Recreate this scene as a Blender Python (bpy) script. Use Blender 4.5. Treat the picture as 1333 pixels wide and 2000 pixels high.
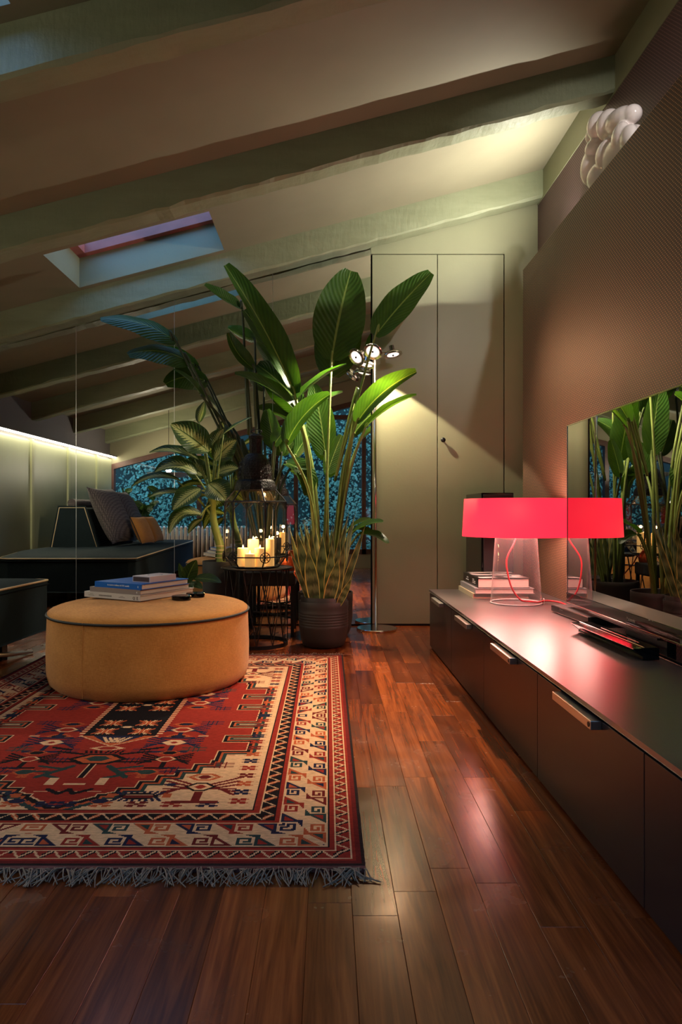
import bpy, math, random
import numpy as np
from mathutils import Vector, Matrix
random.seed(7)
PI = math.pi
sc = bpy.context.scene
for o in list(bpy.data.objects): bpy.data.objects.remove(o)
COL = sc.collection

# ------------------------------------------------------------------ camera, world, big light, exposure
EYE = 0.80; FPX = 1333.3; CX, CY = 640.0, 1000.0     # eye height, focal length in px, vanishing point
cam_d = bpy.data.cameras.new('camera'); cam = bpy.data.objects.new('camera', cam_d); COL.objects.link(cam)
cam.location = (0, 0, EYE); cam.rotation_euler = (PI/2, 0, 0)
cam_d.sensor_fit = 'VERTICAL'; cam_d.sensor_height = 36; cam_d.lens = 24
cam_d.shift_x = (666.5-CX)/2000; cam_d.clip_start = 0.02
sc.camera = cam
W = bpy.data.worlds.new('dusk_sky'); sc.world = W; W.use_nodes = True
bgn = W.node_tree.nodes['Background']
bgn.inputs[0].default_value = (0.20, 0.44, 0.88, 1); bgn.inputs[1].default_value = 2.7
sc.view_settings.view_transform = 'Standard'; sc.view_settings.look = 'None'
sc.view_settings.exposure = 0.55; sc.view_settings.gamma = 1.0; sc.view_settings.use_curve_mapping = False
cy = sc.cycles
cy.max_bounces = 10; cy.diffuse_bounces = 4; cy.glossy_bounces = 5; cy.transparent_max_bounces = 16; cy.transmission_bounces = 6
cy.sample_clamp_indirect = 4.0; cy.caustics_reflective = False; cy.caustics_refractive = False
cy.use_denoising = True

# room: X left/right, Y depth (mirror wall at YB), Z up
YB = 4.80; YW = -0.12; XL = -3.10; XR = 1.48; XP = 1.2246
SL = 0.262
def ceil_z(x): return 3.146 + SL*(x-1.48)
def beam_z(x): return ceil_z(x) - 0.185
def at(x, y, Y): return Vector(((x-CX)*Y/FPX, Y, EYE+(CY-y)*Y/FPX))

# ------------------------------------------------------------------ mesh helpers
class MB:
    def __init__(s): s.v = []; s.f = []; s.uv = None
    def add(s, vs, fs):
        n = len(s.v); s.v += [tuple(p) for p in vs]; s.f += [tuple(i+n for i in f) for f in fs]; return s
    def box(s, x0, x1, y0, y1, z0, z1, M=None):
        vs = [Vector(p) for p in ((x0,y0,z0),(x1,y0,z0),(x1,y1,z0),(x0,y1,z0),(x0,y0,z1),(x1,y0,z1),(x1,y1,z1),(x0,y1,z1))]
        if M is not None: vs = [M @ p for p in vs]
        return s.add(vs, [(0,3,2,1),(4,5,6,7),(0,1,5,4),(1,2,6,5),(2,3,7,6),(3,0,4,7)])
    def prism(s, poly, ax, a0, a1):
        # poly: list of 2D; ax: extrusion axis
        def mk(p, a):
            return (a,p[0],p[1]) if ax == 'x' else (p[0],a,p[1]) if ax == 'y' else (p[0],p[1],a)
        n = len(poly)
        vs = [mk(p,a0) for p in poly]+[mk(p,a1) for p in poly]
        fs = [tuple(range(n)), tuple(range(2*n-1, n-1, -1))] + [(i,(i+1)%n,n+(i+1)%n,n+i) for i in range(n)]
        return s.add(vs, fs)
    def lathe(s, prof, c=(0,0,0), n=32, a0=0.0):
        k = len(prof); vs = []; fs = []
        for i in range(n):
            a = a0+2*PI*i/n
            for r, z in prof: vs.append((c[0]+r*math.cos(a), c[1]+r*math.sin(a), c[2]+z))
        for i in range(n):
            j = (i+1) % n
            for q in range(k-1):
                fs.append((i*k+q, j*k+q, j*k+q+1, i*k+q+1))
        return s.add(vs, fs)
    def disc(s, c, r, n=32, a0=0.0):
        return s.add([(c[0]+r*math.cos(a0+2*PI*i/n), c[1]+r*math.sin(a0+2*PI*i/n), c[2]) for i in range(n)], [tuple(range(n))])
    def tube(s, pts, r, n=8, cap=True):
        pts = [Vector(p) for p in pts]; m = len(pts)
        rs = r if isinstance(r, (list, tuple)) else [r]*m
        t0 = (pts[1]-pts[0]).normalized()
        u = t0.orthogonal().normalized(); vs = []; fs = []
        for i, p in enumerate(pts):
            t = (pts[min(i+1,m-1)]-pts[max(i-1,0)])
            t = t.normalized() if t.length > 1e-9 else t0
            u = (u - t*u.dot(t)).normalized(); w = t.cross(u)
            for k in range(n):
                a = 2*PI*k/n; vs.append(p+u*(math.cos(a)*rs[i])+w*(math.sin(a)*rs[i]))
        for i in range(m-1):
            for k in range(n):
                l = (k+1) % n; fs.append((i*n+k, i*n+l, (i+1)*n+l, (i+1)*n+k))
        if cap: fs.append(tuple(range(n-1,-1,-1))); fs.append(tuple((m-1)*n+k for k in range(n)))
        return s.add(vs, fs)
    def torus(s, c, R, r, n=48, m=8):
        return s.tube([(c[0]+R*math.cos(2*PI*i/n), c[1]+R*math.sin(2*PI*i/n), c[2]) for i in range(n+1)], r, m, False)
    def sphere(s, c, rx, ry=None, rz=None, nu=16, nv=10, M=None):
        ry = ry or rx; rz = rz or rx; vs = []; fs = []
        for j in range(nv+1):
            b = PI*j/nv
            for i in range(nu):
                a = 2*PI*i/nu
                p = Vector((rx*math.sin(b)*math.cos(a), ry*math.sin(b)*math.sin(a), rz*math.cos(b)))
                if M is not None: p = M @ p
                vs.append(p+Vector(c))
        for j in range(nv):
            for i in range(nu):
                k = (i+1) % nu; fs.append((j*nu+i, (j+1)*nu+i, (j+1)*nu+k, j*nu+k))
        return s.add(vs, fs)

WL = {}   # world location of each object's frame
def obj(name, mb, m, parent=None, smooth=False, bevel=0.0):
    off = WL[parent.name] if parent is not None else Vector((0,0,0))
    me = bpy.data.meshes.new(name)
    me.from_pydata([(v[0]-off.x, v[1]-off.y, v[2]-off.z) for v in mb.v], [], mb.f)
    if mb.uv is not None:
        L = me.uv_layers.new(name='UVMap'); li = np.empty(len(me.loops), dtype=np.int32)
        me.loops.foreach_get('vertex_index', li)
        L.data.foreach_set('uv', np.array(mb.uv, dtype=np.float32)[li].ravel())
    if smooth:
        me.polygons.foreach_set('use_smooth', [True]*len(me.polygons))
    me.update()
    o = bpy.data.objects.new(name, me); COL.objects.link(o)
    if m is not None: me.materials.append(m)
    if parent is not None: o.parent = parent
    WL[o.name] = off.copy()
    if bevel:
        b = o.modifiers.new('bevel', 'BEVEL'); b.width = bevel; b.segments = 2; b.limit_method = 'ANGLE'
    return o
def autosmooth(o, ang=40):
    o.data.polygons.foreach_set('use_smooth', [True]*len(o.data.polygons))
    try: o.data.set_sharp_from_angle(angle=math.radians(ang))
    except Exception: pass
    return o
def tag(o, label, cat, group=None):
    o['label'] = label; o['category'] = cat
    if group: o['group'] = group
    return o
def thing(name, label, cat, loc, group=None):
    o = bpy.data.objects.new(name, None); COL.objects.link(o); o.location = loc
    o.empty_display_size = 0.1; WL[o.name] = Vector(loc)
    return tag(o, label, cat, group)
def struct(o): o['kind'] = 'structure'; return o
def share(src, name, parent, dloc):
    o = bpy.data.objects.new(name, src.data); COL.objects.link(o); o.parent = parent
    o.location = Vector(src.location)+Vector(dloc); WL[o.name] = WL[src.name]+Vector(dloc); return o
def bez(p0, p1, p2, n=10):
    return [(1-t)**2*Vector(p0)+2*t*(1-t)*Vector(p1)+t*t*Vector(p2) for t in [i/n for i in range(n+1)]]
def spline(pts, n=6):
    P = [Vector(p) for p in pts]; P = [P[0]*2-P[1]]+P+[P[-1]*2-P[-2]]; out = []
    for i in range(1, len(P)-2):
        a, b, c, d = P[i-1:i+3]
        for k in range(n):
            t = k/n
            out.append(0.5*((2*b)+(c-a)*t+(2*a-5*b+4*c-d)*t*t+(3*b-a-3*c+d)*t**3))
    out.append(P[-2]); return out
def text_mesh(body, size, M, name, m, parent, depth=0.0005, align='LEFT'):
    c = bpy.data.curves.new(name, 'FONT'); c.body = body; c.size = size; c.extrude = depth; c.align_x = align; c.resolution_u = 2
    t = bpy.data.objects.new(name+'_tmp', c); COL.objects.link(t)
    dg = bpy.context.evaluated_depsgraph_get(); dg.update()
    me = bpy.data.meshes.new_from_object(t.evaluated_get(dg)); bpy.data.objects.remove(t)
    me.transform(M); off = WL[parent.name]; me.transform(Matrix.Translation(-off))
    o = bpy.data.objects.new(name, me); COL.objects.link(o); o.parent = parent; WL[o.name] = off.copy()
    me.materials.clear(); me.materials.append(m); o['kind'] = 'stuff'; return o

# ------------------------------------------------------------------ materials
def srgb(r, g, b):
    f = lambda c: (c/255/12.92) if c/255 <= 0.04045 else ((c/255+0.055)/1.055)**2.4
    return (f(r), f(g), f(b), 1)
class N:
    def __init__(s, name):
        s.m = bpy.data.materials.new(name); s.m.use_nodes = True; s.t = s.m.node_tree; s.n = s.t.nodes
        s.b = s.n['Principled BSDF']; s.out = s.n['Material Output']
    def new(s, t, **kw):
        q = s.n.new(t)
        for k, v in kw.items(): setattr(q, k, v)
        return q
    def link(s, a, b): s.t.links.new(a, b)
    def ramp(s, src, stops, interp='LINEAR'):
        r = s.new('ShaderNodeValToRGB'); r.color_ramp.interpolation = interp
        e = r.color_ramp.elements
        while len(e) < len(stops): e.new(0.5)
        for q, (p, c) in zip(e, stops): q.position = p; q.color = c if len(c) == 4 else (*c, 1)
        s.link(src, r.inputs[0]); return r.outputs[0]
    def noise(s, scale, detail=3, rough=0.5, vec=None, dist=0.0):
        q = s.new('ShaderNodeTexNoise'); q.inputs['Scale'].default_value = scale; q.inputs['Detail'].default_value = detail
        q.inputs['Roughness'].default_value = rough; q.inputs['Distortion'].default_value = dist
        if vec is None: vec = s.new('ShaderNodeTexCoord').outputs['Object']
        s.link(vec, q.inputs['Vector']); return q.outputs[0]
    def mapped(s, scale, kind='Object', rot=(0,0,0)):
        m = s.new('ShaderNodeMapping'); m.inputs['Scale'].default_value = scale; m.inputs['Rotation'].default_value = rot
        s.link(s.new('ShaderNodeTexCoord').outputs[kind], m.inputs[0]); return m.outputs[0]
    def math(s, op, a, b=None, c=None):
        q = s.new('ShaderNodeMath', operation=op)
        for i, x in enumerate((a, b, c)):
            if x is None: continue
            if isinstance(x, (int, float)): q.inputs[i].default_value = x
            else: s.link(x, q.inputs[i])
        return q.outputs[0]
    def mix(s, f, a, b):
        q = s.new('ShaderNodeMix', data_type='RGBA')
        for i, x in ((0, f), (6, a), (7, b)):
            if isinstance(x, (int, float)): q.inputs[i].default_value = x
            elif isinstance(x, tuple): q.inputs[i].default_value = x if len(x) == 4 else (*x, 1)
            else: s.link(x, q.inputs[i])
        return q.outputs[2]
    def bump(s, h, strength=0.3, dist=0.01):
        q = s.new('ShaderNodeBump'); q.inputs['Strength'].default_value = strength; q.inputs['Distance'].default_value = dist
        s.link(h, q.inputs['Height']); s.link(q.outputs[0], s.b.inputs['Normal']); return q
    def set(s, **kw):
        for k, v in kw.items():
            i = s.b.inputs[k.replace('_', ' ')]
            if isinstance(v, (int, float, tuple)): i.default_value = v
            else: s.link(v, i)
        return s
def plain(name, col, rough=0.5, metal=0.0, var=0.0, scale=20, bump=0.0, bscale=80, spec=0.5, coat=0.0):
    q = N(name); q.set(Roughness=rough, Metallic=metal); q.b.inputs['Specular IOR Level'].default_value = spec
    q.b.inputs['Coat Weight'].default_value = coat; q.b.inputs['Coat Roughness'].default_value = 0.05
    if var:
        f = q.noise(scale, 4); a = tuple(c*(1-var) for c in col[:3]); b = tuple(min(1, c*(1+var)) for c in col[:3])
        q.set(Base_Color=q.ramp(f, [(0.3, a), (0.7, b)]))
    else: q.set(Base_Color=col)
    if bump: q.bump(q.noise(bscale, 4), bump)
    return q.m
def emit(name, col, strength):
    q = N(name); q.set(Base_Color=col, Roughness=0.6); q.b.inputs['Emission Color'].default_value = col
    q.b.inputs['Emission Strength'].default_value = strength; return q.m
def thin_glass(name, tint=(1,1,1,1), refl=1.0, rough=0.0, haze=0.0):
    q = N(name); q.n.remove(q.b)
    tr = q.new('ShaderNodeBsdfTransparent'); tr.inputs[0].default_value = tint
    gl = q.new('ShaderNodeBsdfGlossy'); gl.inputs['Roughness'].default_value = rough
    lw = q.new('ShaderNodeLayerWeight'); lw.inputs[0].default_value = .5
    mx = q.new('ShaderNodeMixShader'); q.link(q.math('MULTIPLY_ADD', q.math('POWER', lw.outputs['Facing'], 5.0), .75*refl, .035*refl), mx.inputs[0])
    q.link(tr.outputs[0], mx.inputs[1]); q.link(gl.outputs[0], mx.inputs[2])
    if haze:
        df = q.new('ShaderNodeBsdfDiffuse'); df.inputs[0].default_value = (.9,.9,.9,1); m2 = q.new('ShaderNodeMixShader')
        q.link(q.math('MULTIPLY_ADD', q.math('POWER', lw.outputs['Facing'], 3.0), haze*4, haze), m2.inputs[0])
        q.link(mx.outputs[0], m2.inputs[1]); q.link(df.outputs[0], m2.inputs[2]); mx = m2
    q.link(mx.outputs[0], q.out.inputs[0]); return q.m

M = {}
# walls and ceiling: sage green eggshell
M['sage'] = plain('sage_paint', srgb(138,140,112), 0.42, var=0.05, scale=3, bump=0.05, bscale=60)
M['sage_ceiling'] = plain('sage_ceiling_paint', srgb(132,127,104), 0.7, var=0.07, scale=2.5, bump=0.12, bscale=9)
def beam_mat():
    q = N('sage_beam_paint'); q.set(Roughness=0.5)
    f = q.noise(5, 5, 0.6, q.mapped((0.6, 3, 3)))
    q.set(Base_Color=q.ramp(f, [(0.3, srgb(128,134,106)[:3]), (0.7, srgb(140,146,118)[:3])]))
    h = q.math('ADD', q.math('MULTIPLY', q.noise(45, 2, 0.5, q.mapped((1.0, .2, .2))), 0.5), q.noise(14, 4, 0.6))
    q.bump(h, 0.35, 0.012); return q.m
M['beam'] = beam_mat()
M['batten'] = plain('pale_green_batten', srgb(160,162,125), 0.5)
M['upper_left'] = plain('upper_left_wall_paint', srgb(92,86,86), 0.7)
M['white_wall'] = plain('low_window_wall', srgb(150,145,120), 0.6)
M['window_wood'] = plain('reddish_window_wood', srgb(74,44,36), 0.45, var=0.2, scale=12)
M['skylight_wood'] = plain('skylight_wood', srgb(165,95,85), 0.5, var=0.12, scale=10)
M['pane'] = thin_glass('window_glass', (0.93,0.97,0.97,1), 0.6)
M['lantern_glass'] = thin_glass('lantern_glass', (0.96,0.93,0.88,1), 1.2)
M['clear_glass'] = thin_glass('clear_lamp_glass', (0.95,0.94,0.95,1), 1.7, haze=.05)
M['black'] = plain('black_metal', (0.006,0.006,0.007,1), 0.45, metal=0.3)
M['black_gloss'] = plain('black_gloss_plastic', (0.004,0.004,0.005,1), 0.08)
M['black_matte'] = plain('black_matte', (0.01,0.01,0.011,1), 0.6)
M['seam_dark'] = plain('shadow_gap', (0.008,0.008,0.008,1), 0.8)
M['chrome'] = plain('brushed_nickel', (0.62,0.56,0.52,1), 0.16, metal=1.0)
M['alu'] = plain('brushed_aluminium', (0.72,0.7,0.68,1), 0.3, metal=1.0)
M['white_paint'] = plain('radiator_enamel', srgb(232,212,192), 0.35)
M['sculpt'] = plain('white_glazed_ceramic', srgb(236,226,222), 0.12, coat=0.6)
def mirror_mat():
    q = N('mirror_silver'); q.set(Base_Color=(0.86,0.87,0.84,1), Metallic=1.0, Roughness=0.0); return q.m
M['mirror'] = mirror_mat()
M['mirror_edge'] = plain('mirror_polished_edge', (0.55,0.6,0.57,1), 0.15, metal=0.6)
def screen_mat():
    q = N('tv_glass'); q.n.remove(q.b)
    d = q.new('ShaderNodeBsdfDiffuse'); d.inputs[0].default_value = (0.002,0.002,0.002,1)
    g = q.new('ShaderNodeBsdfGlossy'); g.inputs['Roughness'].default_value = 0.0; g.inputs[0].default_value = (0.9,0.9,0.9,1)
    fr = q.new('ShaderNodeFresnel'); fr.inputs[0].default_value = 7.5
    mx = q.new('ShaderNodeMixShader'); q.link(fr.outputs[0], mx.inputs[0]); q.link(d.outputs[0], mx.inputs[1]); q.link(g.outputs[0], mx.inputs[2])
    q.link(mx.outputs[0], q.out.inputs[0]); return q.m
M['screen'] = screen_mat()
def wallpaper(name, base, dot, scale, rough):
    q = N(name)
    v = q.new('ShaderNodeTexVoronoi'); v.voronoi_dimensions = '2D'; v.inputs['Scale'].default_value = scale; v.inputs['Randomness'].default_value = 0.0
    sep = q.new('ShaderNodeSeparateXYZ'); q.link(q.new('ShaderNodeTexCoord').outputs['Object'], sep.inputs[0])
    a = q.math('ADD', sep.outputs[1], sep.outputs[2]); b = q.math('SUBTRACT', sep.outputs[1], sep.outputs[2])
    cmb = q.new('ShaderNodeCombineXYZ'); q.link(a, cmb.inputs[0]); q.link(b, cmb.inputs[1]); q.link(cmb.outputs[0], v.inputs['Vector'])
    f = q.math('LESS_THAN', v.outputs['Distance'], 0.155)
    q.set(Base_Color=q.mix(f, base, dot), Roughness=rough)
    q.bump(q.math('ADD', f, q.math('MULTIPLY', q.noise(260, 2), 0.6)), 0.2, 0.002); return q.m
M['panel'] = wallpaper('dark_dotted_wallpaper', srgb(62,47,38), srgb(225,165,110), 56, 0.55)
M['wall_dots'] = wallpaper('plum_dotted_wallpaper', srgb(86,64,66), srgb(180,140,135), 56, 0.55)
def wood():
    q = N('varnished_iroko_floor'); q.b.inputs['Specular IOR Level'].default_value = .30
    at_ = q.new('ShaderNodeAttribute', attribute_name='rnd'); r = at_.outputs['Fac']
    cmb = q.new('ShaderNodeCombineXYZ'); q.link(q.math('MULTIPLY', r, 37.0), cmb.inputs[0]); q.link(q.math('MULTIPLY', r, 53.0), cmb.inputs[1])
    va = q.new('ShaderNodeVectorMath', operation='ADD'); q.link(q.new('ShaderNodeTexCoord').outputs['Object'], va.inputs[0]); q.link(cmb.outputs[0], va.inputs[1])
    mp = q.new('ShaderNodeMapping'); mp.inputs['Scale'].default_value = (26, 1.6, 1); q.link(va.outputs[0], mp.inputs[0])
    mp2 = q.new('ShaderNodeMapping'); mp2.inputs['Scale'].default_value = (160, 5, 1); q.link(va.outputs[0], mp2.inputs[0])
    g1 = q.noise(1.0, 4, 0.55, mp.outputs[0], 1.4); g2 = q.noise(1.0, 3, 0.6, mp2.outputs[0])
    g = q.math('ADD', q.math('MULTIPLY', g1, 0.72), q.math('MULTIPLY', g2, 0.28))
    c = q.ramp(g, [(0.28, srgb(92,44,22)[:3]), (0.45, srgb(138,72,36)[:3]), (0.57, srgb(170,94,48)[:3]), (0.74, srgb(200,120,66)[:3])])
    t = q.ramp(r, [(0.0, srgb(125,104,96)[:3]), (0.25, srgb(200,184,174)[:3]), (0.5, srgb(156,136,128)[:3]), (.75, srgb(220,202,188)[:3]), (1.0, srgb(244,228,212)[:3])])
    mu = q.new('ShaderNodeMix', data_type='RGBA', blend_type='MULTIPLY'); mu.inputs[0].default_value = 1.0; q.link(c, mu.inputs[6]); q.link(t, mu.inputs[7])
    q.set(Base_Color=mu.outputs[2])
    q.set(Roughness=q.ramp(q.noise(9, 4), [(0.3, (0.19,0.19,0.19)), (0.7, (0.29,0.29,0.29))]))
    q.bump(q.math('ADD', g2, q.math('MULTIPLY', q.noise(60, 3), 0.2)), 0.03, 0.002); return q.m
M['wood'] = wood()
def fabric(name, a, b, rough=0.9, sc_=420, bump=0.25, sheen=0.15):
    q = N(name)
    w = q.math('ADD', q.noise(1, 2, 0.5, q.mapped((60, 60, 900))), q.noise(1, 2, 0.5, q.mapped((900, 900, 60))))
    f = q.math('ADD', q.math('MULTIPLY', w, 0.35), q.math('MULTIPLY', q.noise(6, 4), 0.3))
    q.set(Base_Color=q.ramp(f, [(0.35, a[:3]), (0.65, b[:3])]), Roughness=rough)
    q.b.inputs['Sheen Weight'].default_value = sheen; q.b.inputs['Specular IOR Level'].default_value = .15
    q.bump(q.math('ADD', w, q.math('MULTIPLY', q.noise(7, 3), 1.5)), bump, 0.004); return q.m
M['mustard'] = fabric('mustard_linen', srgb(168,108,48), srgb(216,152,82))
M['piping_black'] = plain('black_piping', (0.012,0.012,0.013,1), 0.7)
M['teal'] = fabric('dark_teal_velvet', srgb(24,33,36), srgb(34,46,49), bump=0.1, sheen=0.0)
M['piping_cream'] = plain('cream_piping', srgb(205,180,140), 0.7)
def waffle():
    q = N('grey_waffle_fabric'); ck = q.new('ShaderNodeTexVoronoi'); ck.inputs['Scale'].default_value = 55; ck.inputs['Randomness'].default_value = 0.15
    q.link(q.new('ShaderNodeTexCoord').outputs['Object'], ck.inputs['Vector'])
    q.set(Base_Color=q.ramp(ck.outputs['Distance'], [(0.1, srgb(140,128,122)[:3]), (0.6, srgb(78,70,70)[:3])]), Roughness=0.95)
    q.bump(ck.outputs['Distance'], 0.6, 0.01); return q.m
M['waffle'] = waffle()
M['pot'] = plain('dark_brown_pot_plastic', srgb(52,45,42), 0.55, bump=0.04, bscale=50)
M['soil'] = plain('potting_soil', srgb(30,22,17), 0.95, bump=0.6, bscale=90)
M['cab'] = plain('aubergine_lacquer', srgb(42,30,31), 0.28, var=0.04, scale=4)
def brushed():
    q = N('burnished_steel_top'); f = q.noise(1, 3, 0.5, q.mapped((3, 260, 1)))
    q.set(Base_Color=(0.33,0.29,0.30,1), Metallic=0.9, Roughness=q.ramp(f, [(0.3, (0.285,)*3), (0.7, (0.305,)*3)])); return q.m
M['steel'] = brushed()
def leaf_mat(name, kind):
    q = N(name); uv = q.new('ShaderNodeTexCoord').outputs['UV']; sp = q.new('ShaderNodeSeparateXYZ'); q.link(uv, sp.inputs[0])
    u, v = sp.outputs[0], sp.outputs[1]
    d = q.math('ABSOLUTE', q.math('SUBTRACT', v, 0.5))          # 0 at midrib .. 0.5 at edge
    if kind in ('strelitzia', 'ficus', 'dieffenbachia'):
        vein = q.math('SINE', q.math('MULTIPLY', q.math('SUBTRACT', u, q.math('MULTIPLY', d, 0.55)), 90.0 if kind == 'strelitzia' else 46.0 if kind == 'ficus' else 80.0))
        if kind == 'strelitzia': a, b = srgb(40,74,22), srgb(58,98,30)
        elif kind == 'ficus': a, b = srgb(44,66,38), srgb(64,88,50)
        else: a, b = srgb(34,62,30), srgb(56,86,40)
        base = q.mix(q.math('MULTIPLY_ADD', vein, 0.25, 0.5), a, b)
        nz = q.noise(3, 3, 0.5, uv)
        base = q.mix(q.ramp(nz, [(0.35, (0,0,0)), (0.75, (0.5,0.5,0.5))]), base, srgb(88,120,44) if kind != 'ficus' else srgb(74,96,56))
        if kind == 'dieffenbachia':
            big = q.math('ADD', q.math('MULTIPLY', vein, 0.14), q.math('ADD', q.math('MULTIPLY', d, 2.1), q.math('MULTIPLY', q.noise(22, 5, 0.7, uv), 0.75)))
            base = q.mix(q.ramp(big, [(0.70, (1,1,1)), (0.88, (0,0,0))]), base, srgb(190,198,128))
        rib = q.math('LESS_THAN', d, 0.022)
        base = q.mix(rib, base, srgb(130,155,80) if kind != 'dieffenbachia' else srgb(80,110,50))
        q.bump(vein, 0.22, 0.004)
    elif kind == 'snake':
        band = q.math('ADD', q.math('MULTIPLY', u, 34.0), q.math('MULTIPLY', q.noise(9, 4, 0.6, uv), 7.0))
        g = q.math('MULTIPLY_ADD', q.math('SINE', band), 0.5, 0.5)
        base = q.mix(g, srgb(58,74,46), srgb(118,128,90))
        edge = q.math('GREATER_THAN', q.math('ADD', d, q.math('MULTIPLY', q.noise(12, 2, 0.5, uv), 0.04)), 0.445)
        base = q.mix(edge, base, srgb(214,196,112))
    q.set(Base_Color=base, Roughness=0.36)
    tl = q.new('ShaderNodeBsdfTranslucent'); bright = q.new('ShaderNodeMix', data_type='RGBA', blend_type='MULTIPLY'); bright.inputs[0].default_value = 1
    q.link(base, bright.inputs[6]); bright.inputs[7].default_value = (1.0, 1.0, 0.35, 1); q.link(bright.outputs[2], tl.inputs[0])
    mx = q.new('ShaderNodeMixShader'); mx.inputs[0].default_value = 0.42 if kind != 'snake' else 0.12
    q.link(q.b.outputs[0], mx.inputs[1]); q.link(tl.outputs[0], mx.inputs[2]); q.link(mx.outputs[0], q.out.inputs[0]); return q.m
for k in ('strelitzia', 'dieffenbachia', 'ficus', 'snake'): M[k] = leaf_mat(k+'_leaf', k)
M['stem'] = plain('green_stem', srgb(112,128,60), 0.45, var=0.2, scale=10)
M['stem_dark'] = plain('dark_green_stem', srgb(50,62,30), 0.5, var=0.2, scale=10)

# ------------------------------------------------------------------ FLOOR: planks one by one
def in_view(x, y):
    if y < 1.0: return False
    px = CX+x*FPX/y; py = CY+EYE*FPX/y
    return -60 < px < 1393 and py < 2040
RUG = dict(x0=-1.555, x1=0.085, y0=1.525, y1=3.77)
PW = 0.09
planks = []; rp = random.Random(3)
x = XL
while x < XR:
    y = YW-rp.uniform(0, .7)
    while y < YB:
        L = rp.uniform(0.42, 0.95); a, b = max(y, YW), min(y+L, YB); y += L
        if b-a > 0.02: planks.append((x, min(x+PW, XR), a, b, rp.random()))
    x += PW
floor_root = MB().box(XL-.1, XR+.1, YW-.1, YB+.1, -0.12, -0.022)
floor = struct(obj('floor', floor_root, M['seam_dark']))
def score(p):
    xm, ym = (p[0]+p[1])/2, (p[2]+p[3])/2
    best = -1
    for yy in (p[2], ym, p[3]):
        if in_view(xm, yy):
            under = RUG['x0']+.05 < xm < RUG['x1']-.03 and RUG['y0'] < p[2] and p[3] < RUG['y1']
            cab = xm > 0.68 and yy < 4.0
            if not under and not cab: best = max(best, 1.0/max(yy, .5))
    return best
planks.sort(key=score, reverse=True)
def plank_box(mb, p, g=0.0003):
    x0, x1, y0, y1 = p[0]+g, p[1]-g, p[2]+g, p[3]-g; zt = 0.0; c = 0.0006
    n = len(mb.v)
    mb.v += [(x0,y0,-.02),(x1,y0,-.02),(x1,y1,-.02),(x0,y1,-.02),(x0,y0,zt-c),(x1,y0,zt-c),(x1,y1,zt-c),(x0,y1,zt-c),(x0+c,y0+c,zt),(x1-c,y0+c,zt),(x1-c,y1-c,zt),(x0+c,y1-c,zt)]
    mb.f += [tuple(i+n for i in f) for f in [(8,9,10,11)]+[(i,(i+1)%4,4+(i+1)%4,4+i) for i in range(4)]+[(4+i,4+(i+1)%4,8+(i+1)%4,8+i) for i in range(4)]]
def put_rnd(o, vals):
    a = o.data.attributes.new('rnd', 'FLOAT', 'POINT'); a.data.foreach_set('value', vals)
rest = MB(); rv = []
for i, p in enumerate(planks):
    if i < 290 and score(p) > 0:
        mb = MB(); plank_box(mb, p); o = obj('plank', mb, M['wood'], floor); put_rnd(o, [p[4]]*12)
    else: plank_box(rest, p); rv += [p[4]]*12
o = obj('plank_field', rest, M['wood'], floor); put_rnd(o, rv); o['kind'] = 'stuff'

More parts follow.
